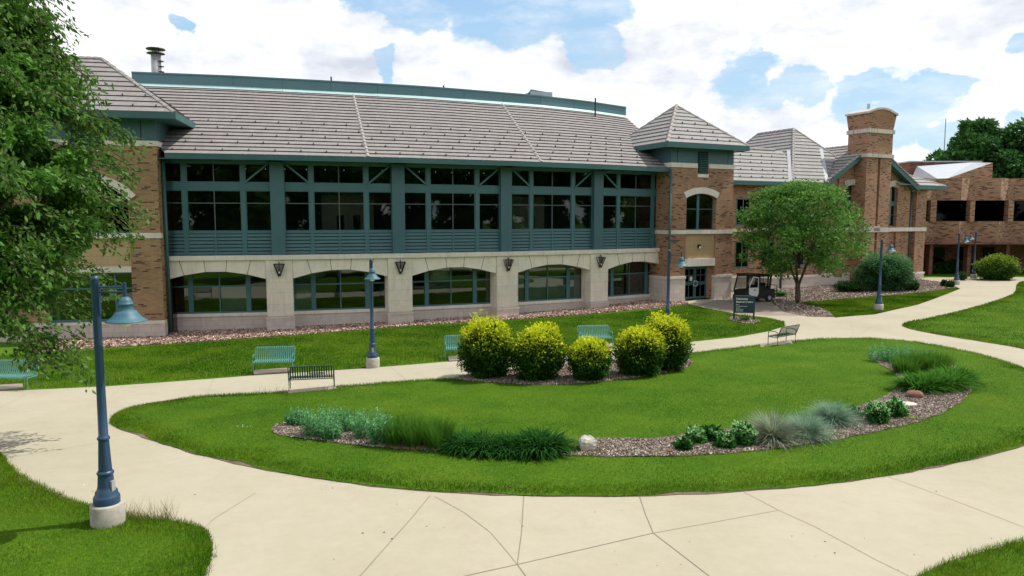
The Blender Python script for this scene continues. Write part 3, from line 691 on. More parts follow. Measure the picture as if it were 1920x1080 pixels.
# extend the ends
def ext(P, k0, k1):
    a = lerp(P[0], P[1], -k0); b = lerp(P[-2], P[-1], 1+k1); return [a]+P[1:-1]+[b]
eave = ext(eave, .1, -.1); top = ext(top, 2.75, 1.35)
def topz(p):
    for _ in range(3):
        D_ = p[1]*CT-(p[2]-CAMZ)*ST; u = 960+FPX*p[0]/D_; v = float(np.interp(u, [150, 247, 440, 625, 800, 1005, 1100, 1197, 1300], [157, 160, 167, 176, 185, 200, 210, 224, 240])); rr_ = ray(u, v); p = (p[0], p[1], CAMZ+rr_[2]/rr_[1]*p[1])
    return p
top = [topz(p) for p in top]; print('ridge heights', [round(p[2], 2) for p in top])
def s_at(P, px):
    us = [960+FPX*p[0]/(p[1]*CT-(p[2]-CAMZ)*ST) for p in P]; return float(np.interp(px, us, np.linspace(0, 1, len(P))))
s0e = s_at(eave, 309)*(len(eave)-1); k0_ = int(s0e); e0_ = lerp(eave[k0_], eave[k0_+1], s0e-k0_); eave = [e0_]+[lerp(e0_, eave[k0_+1], (q+1)/(k0_+1)) for q in range(k0_)]+eave[k0_+1:]
rf = MB(); tiles(rf, eave, top, 20, .078)
RO = rf.build('roof', M['roof'], HB)
def at_line(E, Tp, s, t):
    k = min(int(s*(len(E)-1)), len(E)-2); f = s*(len(E)-1)-k
    return lerp(lerp(E[k], E[k+1], f), lerp(Tp[k], Tp[k+1], f), t)
for pe, pt in ((690, 662), (1015, 940)): hc = MB(); hipcap(hc, at_line(eave, top, s_at(eave, pe), 0), at_line(eave, top, s_at(top, pt), 1), 20, .13); hc.build('hip_cap', M['roof_cap'], RO)
GUARD = []
for r in (1, 3, 5, 7, 9):
    nG = 25
    for k in range(nG):
        s = (k+.5+(.5 if r % 4 == 1 else 0))/nG
        if .02 < s < .985: GUARD.append(at_line(eave, top, s, (r-.02)/20))
# gutter/fascia along the eave, closing the underside
fa = MB()
for k in range(len(eave)-1):
    a, b = Vector(eave[k]), Vector(eave[k+1]); t = (b-a).normalized(); n = Vector((t.y, -t.x, 0))*.09
    a0, b0 = a+n, b+n; d1 = Vector((0, 0, .03)); d0 = Vector((0, 0, -.24))
    fa.poly([a0+d0, b0+d0, b0+d1, a0+d1]); fa.poly([a0+d1, b0+d1, b-n+d1, a-n+d1]); i0, i1 = a-n*2+d0, b-n*2+d0; fa.poly([a0+d0, i0, i1, b0+d0])
fa.build('gutter', M['teal_fascia'], HB)
# parapet on top
pp = MB(); fl = MB()
s0_ = s_at(top, 247)*(len(top)-1); tp2 = ([lerp(top[0], top[1], s0_)]+top[1:]) if s0_ < 1 else [lerp(top[1], top[2], s0_-1)]+top[2:]; s1_ = s_at(top, 1197)*(len(top)-1); k1_ = int(s1_); tp2 = tp2[:len(tp2)-(len(top)-1-k1_)]+[lerp(top[k1_], top[min(k1_+1, len(top)-1)], s1_-k1_)]
for k in range(len(tp2)-1):
    a, b = Vector(tp2[k]), Vector(tp2[k+1]); t = (b-a).normalized(); n = Vector((-t.y, t.x, 0)); up = Vector((0, 0, .84)); lo = Vector((0, 0, .16))
    pp.poly([a+lo, b+lo, b+up, a+up]); pp.poly([a+up, b+up, b+up+n*.6, a+up+n*.6]); pp.poly([b+n*.6, a+n*.6, a+n*.6+up, b+n*.6+up]);
    pp.poly([a+up-n*.05, b+up-n*.05, b+up-n*.05-Vector((0, 0, .1)), a+up-n*.05-Vector((0, 0, .1))]); pp.poly([a+up-n*.05, b+up-n*.05, b+up+n*.001, a+up+n*.001])
    if k % 2 == 1: pp.poly([b+lo-n*.004-t*.015, b+lo-n*.004+t*.015, b+up-n*.004+t*.015, b+up-n*.004-t*.015], 1)
    fl.poly([a-n*.25-Vector((0, 0, .05)), b-n*.25-Vector((0, 0, .05)), b+lo, a+lo])
a = Vector(tp2[0]); b = Vector(tp2[-1]); t0 = (Vector(tp2[1])-a).normalized(); n0 = Vector((-t0.y, t0.x, 0)); t1 = (b-Vector(tp2[-2])).normalized(); n1 = Vector((-t1.y, t1.x, 0))
for p, n in ((a, n0), (b, n1)): pp.poly([p, p+n*.6, p+n*.6+Vector((0, 0, .84)), p+Vector((0, 0, .84))])
pp.build('parapet', [M['parapet'], M['teal_fascia']], HB); fl.build('flashing', M['flashing'], HB)
# flat roof behind + back wall + end walls so nothing is hollow
bk = MB()
for k in range(len(top)-1):
    a, b = Vector(top[k]), Vector(top[k+1]); t = (b-a).normalized(); n = Vector((-t.y, t.x, 0))
    bk.poly([a, b, b+n*14, a+n*14]); bk.poly([a+n*14, b+n*14, Vector((b.x, b.y, -1))+n*14, Vector((a.x, a.y, -1))+n*14])
for P in (0, -1):
    a = Vector(top[P]); e = Vector(eave[P]); k = (0, 1) if P == 0 else (-2, -1); t = (Vector(top[k[1]])-Vector(top[k[0]])).normalized(); n = Vector((-t.y, t.x, 0)); w0 = e+n*1.0
    bk.poly([(w0.x, w0.y, -1), (w0.x, w0.y, e.z+.5), tuple(a), tuple(a+n*14), ((a+n*14).x, (a+n*14).y, -1)])
bk.build('rear_wall', M['brick_dark'], HB)
# roof equipment
def roofpipe(px, py0, py1, r, Y, nm, m):
    x = (px-960)/FPX*(Y*CT); z0 = 6+(410-py1)/FPX*Y*.985; z1 = 6+(410-py0)/FPX*Y*.985
    b = MB().tube([(x, Y, z0-1.5), (x, Y, z1)], r, 12); return b, x, z0, z1
b, x, z0, z1 = roofpipe(306, 107, 140, .32, 51, 'vent', M['galv']); V_ = b.build('vent_stack', M['galv'], HB, True)
cp = MB(); cp.lathe((x, 51, z1), [(.02, .05), (.55, .10), (.6, .06), (.3, 0)], 16); cp.lathe((x, 51, z1+.33), [(.01, .14), (.60, .06), (.62, .0), (.1, -.04)], 16)
for k in range(3): cp.lathe((x+.3, 51, z1-.45-k*.35), [(.01, .04), (.22, .02), (.22, -.02), (.01, -.04)], 10)
cp.tube([(x-.2, 51, z1), (x-.2, 51, z1+.35)], .02, 5); cp.tube([(x+.2, 51, z1), (x+.2, 51, z1+.35)], .02, 5); cp.build('vent_cap', M['black'], V_)
for px, py in ((627, 147), (834, 163), (1114, 186)):
    b, *_ = roofpipe(px, py, py+22, .06, 56, 'p', None); b.build('vent_pipe', M['black'], HB)
b = MB(); Ht = Fr(1.7, 55.5, 19); b.prism(Ht, [(-1.3, 14.2), (1.2, 14.2), (1.2, 15.45), (-.3, 15.6)], 0, .1, 0); b.box(Ht, -.4, 1.3, -.3, 1.5, 14.3, 15.42, 1); b.build('roof_hatch', [M['parapet'], M['white_roof']], HB)

# downpipes
def pipe(F, u, v, z0, z1, r=.07, mt='teal_fascia'):
    return MB().tube([F(u, v, z0), F(u, v, z1)], r, 8).tube([F(u, v, z0), F(u+.05, v-.25, z0-.1)], r, 8).build('downpipe', M[mt], HB, True)
pipe(BF[0], 1.0, -.32, -.15, 9.1, .09); pipe(T, -.12, -.16, .45, 9.3, .08)

# ---- towers
def wallbox(name, F, u0, u1, v0, v1, z0, z1, m, parent=HB): return MB().box(F, u0, u1, v0, v1, z0, z1).build(name, M[m], parent)
def arch_piece(F, u0, u1, za, zc, th, v0, v1, n=10, ext_=.12):
    b = MB(); c = (u0+u1)/2; h = (u1-u0)/2; rise = zc-za; Rr = (h*h+rise*rise)/(2*rise); a0 = math.asin(h/Rr)
    for k in range(n):
        t0 = -a0*1.04+2.08*a0*k/n; t1 = -a0*1.04+2.08*a0*(k+1)/n; zc0 = zc-Rr
        P = [(c+Rr*math.sin(t0), zc0+Rr*math.cos(t0)), (c+Rr*math.sin(t1), zc0+Rr*math.cos(t1)), (c+(Rr+th)*math.sin(t1), zc0+(Rr+th)*math.cos(t1)), (c+(Rr+th)*math.sin(t0), zc0+(Rr+th)*math.cos(t0))]
        b.prism(F, P, v0, v1)
    return b
def arch_fill(b, F, u0, u1, za, zc, ztop, v0, v1, n=10):    # wall above an arched opening
    c = (u0+u1)/2; h = (u1-u0)/2; rise = zc-za; Rr = (h*h+rise*rise)/(2*rise); zc0 = zc-Rr
    for k in range(n):
        x0 = u0+(u1-u0)*k/n; x1 = u0+(u1-u0)*(k+1)/n; za0 = zc0+math.sqrt(Rr*Rr-(x0-c)**2); za1 = zc0+math.sqrt(Rr*Rr-(x1-c)**2)
        b.prism(F, [(x0, za0), (x1, za1), (x1, ztop), (x0, ztop)], v0, v1)
# right tower
b = MB(); o0, o1, TW = 1.38, 3.98, 5.5
b.box(T, 0, o0, 0, .5, 2.0, 9.45); b.box(T, o1, TW, 0, .5, 2.0, 9.45); b.box(T, 0, .5, .5, TW, -1, 9.45); b.box(T, TW-.5, TW, .5, TW, -1, 9.45)
arch_fill(b, T, o0, o1, 7.42, 7.72, 9.45, 0, .5)
b.build('tower_wall', M['brick'], HB)
wallbox('recess_panel', T, o0, o1, .12, .42, 3.24, 4.93, 'tan_panel')
wallbox('lintel', T, o0-.06, o1-.02, -.06, .4, 2.72, 3.24, 'stone_trim')
b = MB(); b.box(T, -.03, o0+.0, -.04, .5, -1, 1.9); b.box(T, -.06, 0.02, .5, 2.5, -1, 1.9); b.build('base_wall', M['stone_block'], HB); MB().box(T, o1, TW+.03, -.04, .5, -1, 1.9).build('base_wall', M['stone_block'], HB)
b = MB(); b.box(T, -.07, o0+.03, -.08, .3, 1.9, 2.06); b.box(T, o1-.03, TW+.07, -.08, .3, 1.9, 2.06); b.box(T, -.07, 0, .3, 2.5, 1.9, 2.06); b.build('base_cap', M['stone_trim'], HB)
b = MB(); b.box(T, -.06, TW+.04, -.06, .3, 4.95, 5.22); b.box(T, -.06, 0, .3, 2.5, 4.95, 5.22); b.build('belt_course', M['stone_trim'], HB)
b = MB(); b.box(T, -.06, 2.35-.12, -.06, .3, 9.45, 9.75); b.box(T, 3.10+.12, TW+.06, -.06, .3, 9.45, 9.75); b.box(T, -.06, 0, .3, 3.5, 9.45, 9.75); b.build('trim', M['stone_trim'], HB)
b = MB(); b.box(T, .02, TW-.02, .02, TW, 9.752, 10.95); b.build('tower_band', M['teal_panel'], HB)
for u in (.55, 4.95): wallbox('band_seam', T, u-.02, u+.02, .012, .1, 9.76, 10.9, 'dark')
b = MB(); b.box(T, 2.30, 3.14, -.03, .0, 9.05, 10.55)
lvb = b.build('vent_louver', M['dark'], HB); s_ = MB()
for k in range(12): z0 = 9.1+k*.12; s_.poly([T(2.34, -.09, z0), T(3.10, -.09, z0), T(3.10, -.035, z0+.07), T(2.34, -.035, z0+.07)])
s_.build('slat', M['teal_fascia'], lvb)
wallbox('vent_sill', T, 2.26, 3.18, -.07, .1, 8.82, 9.05, 'stone_trim')
arch_piece(T, o0-.02, o1+.02, 7.42, 7.72, .42, -.05, .3).build('arch_stone', M['stone_trim'], HB)
def tower_window(F, u0, u1, z0, za, zc, vv, um, zm):
    f = MB(); f.box(F, um-.10, um+.10, vv-.06, vv+.06, z0, zc); f.box(F, u0, u1, vv-.03, vv+.05, zm-.03, zm+.03, 1); f.box(F, u0, u0+.06, vv-.04, vv+.05, z0, zc); f.box(F, u1-.06, u1, vv-.04, vv+.05, z0, zc); f.box(F, u0, u1, vv-.035, vv+.05, z0, z0+.07)
    w_ = f.build('window', [M['teal'], M['muntin']], HB); MB().poly([F(u0, vv, z0), F(u1, vv, z0), F(u1, vv, zc+.0), F(u0, vv, zc)]).build('pane', M['glass'], w_)
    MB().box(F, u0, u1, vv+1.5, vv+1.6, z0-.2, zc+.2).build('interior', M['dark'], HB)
tower_window(T, o0, o1, 5.22, 7.42, 7.72, .34, 2.62, 6.66)
# entrance doors
D = MB(); d0, d1, dzb, dzt, dv = o0+.12, o1-.42, .40, 2.70, .38
D.box(T, o0, d0, dv-.05, dv+.1, dzb, dzt); D.box(T, d1, o1, dv-.12, dv+.1, dzb, dzt, 1); D.box(T, d0, d1, dv-.052, dv+.1, dzt-.08, dzt+.02); D.build('door_frame', [M['door_teal'], M['brick']], HB)
mid = (d0+d1)/2
for s, (a0, a1) in enumerate(((d0, mid-.01), (mid+.01, d1))):
    b = MB(); t = .11; hy = (1.38, 1.62)
    b.box(T, a0, a0+t, dv-.04, dv+.03, dzb+.02, dzt-.08); b.box(T, a1-t, a1, dv-.04, dv+.03, dzb+.02, dzt-.08); b.box(T, a0+t, a1-t, dv-.038, dv+.03, dzb+.02, dzb+.17); b.box(T, a0+t, a1-t, dv-.038, dv+.03, dzt-.2, dzt-.08)
    b.box(T, a0+t, a1-t, dv-.038, dv+.03, *hy); cm = (a0+a1)/2; b.box(T, cm-.02, cm+.02, dv-.03, dv+.02, dzb+.17, hy[0], 1); b.box(T, cm-.02, cm+.02, dv-.03, dv+.02, hy[1], dzt-.2, 1); b.box(T, a0+t, a1-t, dv-.028, dv+.02, 2.04, 2.08, 1)
    dr = b.build('door', [M['door_teal'], M['muntin']], HB)
    MB().poly([T(a0+t, dv, dzb+.1), T(a1-t, dv, dzb+.1), T(a1-t, dv, dzt-.1), T(a0+t, dv, dzt-.1)]).build('pane', M['glass_dark'], dr)
    h = MB(); hu = a1-.06 if s == 0 else a0+.06; sg = 1 if s == 0 else -1
    h.tube([T(hu, dv-.05, 1.30), T(hu-sg*.0, dv-.14, 1.32), T(hu-sg*.08, dv-.14, 1.36), T(hu-sg*.08, dv-.14, 1.62), T(hu, dv-.14, 1.66), T(hu, dv-.05, 1.68)], .022, 6); h.build('handle', M['white'], dr)
    if s == 0: MB().box(T, cm+.08, cm+.30, dv-.04, dv-.03, 1.68, 1.98).build('paper_notice', M['white'], dr)
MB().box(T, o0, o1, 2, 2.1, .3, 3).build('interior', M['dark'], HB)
b = MB().box(T, 2.5, 2.68, -.02, .12, 3.98, 4.22); wl_ = b.build('wall_light', M['black'], HB); MB().lathe(T(2.60, -.02, 3.98), [(.01, -.06), (.06, -.02), (.07, .06), (.05, .1)], 10).build('bulb', M['globe'], wl_, True)
# right tower roof
def hiproof(F, u0, u1, v0, v1, z, apex0, apex1, za, rows, m, caps=True, name='roof', fascia=.30, sides='FLRB'):
    b = MB(); A0 = F(*apex0, za); A1 = F(*apex1, za); c = [F(u0, v0, z), F(u1, v0, z), F(u1, v1, z), F(u0, v1, z)]
    if 'F' in sides: tiles(b, [c[0], c[1]], [A0, A1], rows)
    if 'R' in sides: tiles(b, [c[1], c[2]], [A1, A1 if len(set((apex0, apex1))) == 1 else A1], rows)
    if 'B' in sides: tiles(b, [c[2], c[3]], [A1, A0], rows)
    if 'L' in sides: tiles(b, [c[3], c[0]], [A0, A0], rows)
    r = b.build(name, M[m], HB)
    if caps:
        h = MB(); hipcap(h, c[0], A0, rows, .12); hipcap(h, c[1], A1, rows, .12)
        if 'L' in sides: hipcap(h, c[3], A0, rows, .12)
        if apex0 != apex1: hipcap(h, A0, A1, max(2, rows//2), .12)
        h.build('hip_cap', M['roof_cap'], r)
    f = MB()
    e = .06
    f.box(F, u0-e, u1+e, v0-e, v0+.08, z-fascia, z+.03); f.box(F, u0-e, u0+.08, v0+.08, v1+e, z-fascia, z+.03); f.box(F, u1-.08, u1+e, v0+.08, v1+e, z-fascia, z+.03)
    f.box(F, u0+.08, u1-.08, v0+.08, v1, z-fascia+.03, z-fascia+.08)
    f.build('fascia', M['teal_fascia'], HB); return r
hiproof(T, -.95, 6.05, -.78, 6.3, 10.98, (2.52, 2.75), (2.53, 2.76), 14.0, 10, 'roof_light')
for r in range(1, 7, 2):
    for k in range(6-r//2):
        uu = -.6+(r*.35)+k*1.1+(.5 if r % 4 == 1 else 0)
        t = (r-.02)/10
        if uu < 6.0-r*.4: GUARD.append(T(uu, -.78+3.53*t, 10.98+3.02*t))
# left tower
b = MB(); LW = -8.0; q0, q1 = -5.6, -1.5
b.box(Lf, q1, 0, 0, .5, .6, 9.75); b.box(Lf, LW, q0, 0, .5, .6, 9.75); b.box(Lf, -.5, 0, .5, 6, -1, 9.75); b.box(Lf, LW, LW+.5, .5, 6, -1, 9.75)
arch_fill(b, Lf, q0, q1, 7.0, 7.9, 9.4, 0, .5); b.box(Lf, q0, -4.2, 0.001, .5, 9.4, 9.75); b.box(Lf, -2.7, q1, 0.001, .5, 9.4, 9.75)
b.build('tower_wall', M['brick_left'], HB)
wallbox('recess_panel', Lf, q0, q1, .15, .45, 3.5, 4.98, 'tan_panel')
wallbox('lintel', Lf, q0, q1+.01, -.03, .4, 3.2, 3.5, 'stone_trim')
b = MB(); b.box(Lf, q1, .03, -.05, .5, -1, .45); b.box(Lf, LW, q0, -.05, .5, -1, .45); b.box(Lf, q0, q1, .12, .5, -1, .45); b.build('base_wall', M['stone_block'], HB)
b = MB(); b.box(Lf, q1-.02, .06, -.09, .3, .45, .62); b.box(Lf, LW, q0+.02, -.09, .3, .45, .62); b.box(Lf, q0+.02, q1-.02, .08, .4, .45, .58); b.build('base_cap', M['stone_trim'], HB)
b = MB(); b.box(Lf, LW, .05, -.06, .3, 4.98, 5.25); b.build('belt_course', M['stone_trim'], HB)
b = MB(); b.box(Lf, -2.7, .06, -.06, .3, 9.752, 10.02); b.box(Lf, LW, -4.2, -.06, .3, 9.752, 10.02); b.box(Lf, 0, .06, .3, 2, 9.752, 10.02); b.build('trim', M['stone_trim'], HB)
MB().box(Lf, LW+.02, -.02, .02, 6, 10.022, 11.3).build('tower_band', M['teal_panel'], HB)
wallbox('band_seam', Lf, -.75, -.71, .012, .1, 10.03, 11.2, 'dark')
b = MB().box(Lf, -4.0, -2.75, -.03, .0, 9.5, 11.15); lvb = b.build('vent_louver', M['dark'], HB); s_ = MB()
for k in range(13): z0 = 9.55+k*.12; s_.poly([Lf(-3.95, -.09, z0), Lf(-2.8, -.09, z0), Lf(-2.8, -.035, z0+.07), Lf(-3.95, -.035, z0+.07)])
s_.build('slat', M['teal_fascia'], lvb)
arch_piece(Lf, q0+.0, q1, 7.0, 7.9, .45, -.05, .3, 12).build('arch_stone', M['stone_trim'], HB)
tower_window(Lf, q0, q1, 5.25, 7.0, 7.9, .38, (q0+q1)/2, 6.8)
f = MB(); f.box(Lf, q0, q1, .30, .42, .6, .72); f.box(Lf, q0, q1, .30, .42, 3.08, 3.2)
for u in (q0+.05, (q0+q1)/2, q1-.9, q1-.05): f.box(Lf, u-.05, u+.05, .301, .42, .72, 3.08)
f.box(Lf, q0, q1, .302, .42, 2.3, 2.38)
w_ = f.build('window', M['teal'], HB); MB().poly([Lf(q0, .37, .7), Lf(q1, .37, .7), Lf(q1, .37, 3.1), Lf(q0, .37, 3.1)]).build('pane', M['glass_low'], w_)
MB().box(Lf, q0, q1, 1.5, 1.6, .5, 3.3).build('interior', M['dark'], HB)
hiproof(Lf, -10, 1.2, -1.05, 7.8, 11.34, (-5.3, 3.4), (-3.5, 3.4), 14.75, 11, 'roof')
for r in (1, 3, 5):
    for k in range(8): GUARD.append(Lf(.6-k*1.1-r*.35, -1.05+4.45*(r-.02)/11, 11.34+3.41*(r-.02)/11))

# ---- right wing
V0 = 4.7
b = MB(); b.box(T, 5.5, 19.6, V0, V0+.5, 1.25, 8.8); b.build('wing_wall', M['brick'], HB)
b = MB(); b.box(T, 5.5, 12.8, V0-.08, V0+.4, -1, 1.28); b.box(T, 12.8, 19.6, V0-.3, V0+.4, -1, 1.1); b.build('base_wall', M['stone_block'], HB)
b = MB(); b.box(T, 5.5, 12.85, V0-.14, V0+.2, 1.28, 1.46); b.box(T, 12.85, 19.6, V0-.36, V0+.2, 1.1, 1.26); b.build('base_cap', M['stone_trim'], HB)
MB().box(T, 5.5, 19.6, V0-.05, V0+.2, 4.95, 5.2).build('belt_course', M['stone_trim'], HB)
pipe(T, 14.9, V0-.35, .2, 8.6, .09)
for (u0, u1) in ((7.2, 8.6), (10.2, 11.6), (13.0, 14.4), (16.4, 17.8)):
    for z0, z1 in ((5.5, 7.6), (2.1, 4.2)):
        f = MB(); f.box(T, u0, u1, V0-.03, V0+.05, z0, z0+.08); f.box(T, u0, u1, V0-.03, V0+.05, z1-.08, z1); f.box(T, u0, u0+.08, V0-.031, V0+.05, z0, z1); f.box(T, u1-.08, u1, V0-.031, V0+.05, z0, z1); f.box(T, (u0+u1)/2-.04, (u0+u1)/2+.04, V0-.032, V0+.05, z0, z1)
        w_ = f.build('window', M['teal'], HB); MB().poly([T(u0, V0-.012, z0), T(u1, V0-.012, z0), T(u1, V0-.012, z1), T(u0, V0-.012, z1)]).build('pane', M['glass_dark'], w_)
# low roof
b = MB(); ez = 8.92; tiles(b, [T(5.4, 4.0, ez), T(17.2, 4.0, ez)], [T(5.4, 6.95, 11.75), T(17.2, 6.95, 11.75)], 9); b.build('roof', M['roof_light'], HB)
MB().tube([T(5.4, 6.98, 11.8), T(16.4, 6.98, 11.8)], .12, 8).build('ridge_cap', M['roof_cap'], HB)
MB().box(T, 5.5, 20.0, 3.9, 4.05, ez-.28, ez+.03).box(T, 5.5, 20, 4.05, V0, ez-.24, ez-.19).build('gutter', M['teal_fascia'], HB)
# tall hip
PK = (20.6, 8.9); pz = 14.0; b = MB(); F0 = T(15.4, 3.98, ez+.03); F1 = T(25.6, 3.98, ez+.03); PKw = T(*PK, pz); PKb = T(20.6, 13.2, pz)
mh = T(23.1, 6.44, 11.49); tiles(b, [F0, T(19.25, 3.98, ez+.03)], [lerp(F0, PKw, .5), mh], 8); tiles(b, [lerp(F0, PKw, .5), mh], [PKw, PKw], 8); tiles(b, [T(15.4, 17, ez), F0], [PKb, PKw], 16); tiles(b, [mh, T(23.1, 15, 11.49)], [PKw, PKb], 8)
h_ = b.build('roof', M['roof_light'], HB); h = MB(); hipcap(h, F0, PKw, 22, .13); hipcap(h, mh, PKw, 11, .12); hipcap(h, PKw, PKb, 8, .12); hipcap(h, PKb, T(15.6, 16, ez+.5), 18, .12); h.build('hip_cap', M['roof_cap'], h_)
for p, q in (((15.15, 3.95, ez+.09), (17.9, 6.85, 11.85)), ((19.35, 3.95, ez+.12), (21.9, 6.95, 12.12))): MB().bar(T(*p), T(*q), .28, .05).build('valley_flashing', M['galv'], HB)
# gable front
GL, GR, GC_, GZ = 19.1, 31.1, 25.1, 12.25
b = MB(); g0, g1 = 19.7, 31.0
def gz(u): return 8.75+(GZ-8.75)*(1-abs(u-GC_)/(GC_-GL))
wins = ((22.35, 24.1, 5.25, 8.85), (27.95, 29.1, 5.33, 8.85)); us = [g0, wins[0][0], wins[0][1], GC_, wins[1][0], wins[1][1], g1]
for a0, a1 in zip(us[:-1], us[1:]):
    hw = [w for w in wins if abs(w[0]-a0) < .01]
    if hw:
        w = hw[0]; b.box(T, a0, a1, V0, V0+.5, .2, w[2]); b.prism(T, [(a0, w[3]), (a1, w[3]), (a1, gz(a1)), (a0, gz(a0))], V0, V0+.5)
    else: b.prism(T, [(a0, -1), (a1, -1), (a1, gz(a1)), (a0, gz(a0))], V0, V0+.5)
b.box(T, 21.5, 22.35, V0-.14, V0, 1, 9.4); b.box(T, 29.1, 29.9, V0-.14, V0, 1, 9.4)
b.box(T, 31.6, 33.0, V0-.25, V0+1.5, .9, 8.7); b.box(T, 31.0, 31.6, V0+.25, V0+.6, -1, 8.7); b.box(T, 32.5, 33.0, V0+1.5, V0+7, -1, 8.7)
b.build('gable_wall', M['brick'], HB)
b = MB(); b.box(T, 31.55, 33.06, V0-.3, V0+.6, -1, .9); b.box(T, g0, 31.55, V0-.06, V0+.3, -1, 1.15); b.build('base_wall', M['stone_block'], HB)
b = MB(); b.box(T, 31.52, 33.1, V0-.35, V0+.6, .9, 1.06); b.box(T, g0, 31.5, V0-.1, V0+.3, 1.15, 1.3); b.build('base_cap', M['stone_trim'], HB)
b = MB(); b.box(T, g0, 33.06, V0-.32, V0+.2, 4.85, 5.2); b.build('belt_course', M['stone_trim'], HB)
for (u0, u1, z0, z1) in wins:
    arch_piece(T, u0, u1, z1-.12, z1+.05, .5, V0-.2, V0+.3, 8).build('arch_stone', M['stone_weathered'], HB)
    f = MB(); f.box(T, u0, u1, V0+.1, V0+.2, 7.15, 7.55, 0); f.box(T, u0, u0+.07, V0+.12, V0+.22, z0, z1); f.box(T, u1-.07, u1, V0+.12, V0+.22, z0, z1)
    um = u0+(u1-u0)*.42; f.box(T, um-.03, um+.03, V0+.13, V0+.2, z0, z1, 1); f.box(T, u0, u1, V0+.131, V0+.2, 6.3, 6.36, 1); f.box(T, u0, u1, V0+.132, V0+.2, z0, z0+.06)
    w_ = f.build('window', [M['teal'], M['muntin']], HB); MB().poly([T(u0, V0+.17, z0), T(u1, V0+.17, z0), T(u1, V0+.17, z1+.1), T(u0, V0+.17, z1+.1)]).build('pane', M['glass'], w_)
    MB().box(T, u0, u1, V0+1, V0+1.1, z0, z1+.1).build('interior', M['dark'], HB)
# gable roof slopes
b = MB(); VF, VB = 4.05, 14
A0, A1 = T(GC_, VF, GZ+.22), T(GC_, VB, GZ+.22)
tiles(b, [T(GL, VB, 8.95), T(GL, VF, 8.95)], [A1, A0], 12); tiles(b, [T(GR, VF, 8.95), T(GR, VB, 8.95)], [A0, A1], 12); r_ = b.build('roof', M['roof'], HB)
h = MB(); hipcap(h, A0, A1, 16, .12); h.build('ridge_cap', M['roof_cap'], r_)
b = MB()
for s in (1, -1):
    ue = GL if s == 1 else GR
    P = [(ue, 8.95-.02), (GC_, GZ+.20), (GC_, GZ-.22), (ue, 8.95-.44)];
    if s == -1: P = P[::-1]
    b.prism(T, P[::-1], VF-.08, VF+.06)
    P2 = [(ue, 8.6), (GC_, GZ-.12), (GC_, GZ-.17), (ue, 8.55)]
    if s == -1: P2 = P2[::-1]
    b.prism(T, P2[::-1], VF+.06, V0)
b.build('rake_fascia', M['teal_fascia'], HB)
rt = MB()
for s in (1, -1):
    ue = GL if s == 1 else GR
    for k in range(15):
        t = k/15; u = ue+(GC_-ue)*t; z = 8.95+(GZ+.22-8.95)*t; u2 = ue+(GC_-ue)*(t+.06); z2 = 8.95+(GZ+.22-8.95)*(t+.06)
        rt.bar(T(u, VF-.04, z+.09), T(u2, VF-.04, z2+.05), .2, .1)
rt.build('rake_tiles', M['roof_cap'], HB)
# right corner roof
b = MB(); c0, c1, ap, c2 = T(28.6, 4.05, 8.98), T(35.0, 4.05, 8.98), T(29.3, 8.9, 11.5), T(35, 12, 8.98)
tiles(b, [c0, c1], [ap, ap], 8); tiles(b, [c1, c2], [ap, ap], 8); r_ = b.build('roof', M['roof_light'], HB); h = MB(); hipcap(h, c1, ap, 10, .11); h.build('hip_cap', M['roof_cap'], r_)
b = MB(); b.box(T, 31.0, 35.06, 3.97, 4.12, 8.66, 9.0); b.box(T, 34.9, 35.06, 4.12, 12, 8.66, 9.0); b.box(T, 31, 34.9, 4.12, 8, 8.68, 8.73); b.build('gutter', M['teal_fascia'], HB)
pipe(T, 31.3, V0+.05, .4, 8.5, .08); MB().tube([T(31.3, V0+.05, 8.5), T(31.6, 4.3, 8.7)], .06, 6).build('downpipe_elbow', M['stone_trim'], HB)
# chimney: shaft with central groove, flared top, curved cap
CU0, CU1, CV0, CV1 = 23.42, 26.55, 3.45, 5.1
b = MB()
gA, gB = 24.85, 25.15
b.box(T, CU0, gA, CV0, CV1, -.5, 11.28); b.box(T, gB, CU1, CV0, CV1, -.5, 11.28); b.box(T, gA, gB, CV0+.25, CV1, -.5, 11.28)
b.box(T, CU0-.02, CU1+.02, CV0-.02, CV1+.3, 11.5, 13.3)
n = 8; CM = (CU0+CU1)/2
P0 = [(CU0-.02, CV0-.02), (CU1+.02, CV0-.02), (CU1+.02, CV1+.3), (CU0-.02, CV1+.3)]; P1 = [(CU0-.22, CV0-.12), (CU1+.22, CV0-.12), (CU1+.22, CV1+.4), (CU0-.22, CV1+.4)]
zt = lambda u: 14.85+.42*(1-((u-CM)/((CU1-CU0)/2+.22))**2)
seg = []
for f in (0, 1):
    v0_, v1_ = (CV0-.02, CV0-.12) if f == 0 else (CV1+.3, CV1+.4)
    for k in range(n):
        a0, a1 = CU0-.02+(CU1-CU0+.04)*k/n, CU0-.02+(CU1-CU0+.04)*(k+1)/n; e0, e1 = CU0-.22+(CU1-CU0+.44)*k/n, CU0-.22+(CU1-CU0+.44)*(k+1)/n
        q = [T(a0, v0_, 13.6), T(a1, v0_, 13.6), T(e1, v1_, zt(e1)), T(e0, v1_, zt(e0))]; b.poly(q if f == 0 else q[::-1])
b.poly([T(P0[3][0], P0[3][1], 13.6), T(P0[0][0], P0[0][1], 13.6), T(P1[0][0], P1[0][1], 14.85), T(P1[3][0], P1[3][1], 14.85)]); b.poly([T(P0[1][0], P0[1][1], 13.6), T(P0[2][0], P0[2][1], 13.6), T(P1[2][0], P1[2][1], 14.85), T(P1[1][0], P1[1][1], 14.85)])
CH = b.build('chimney', M['brick'], HB)
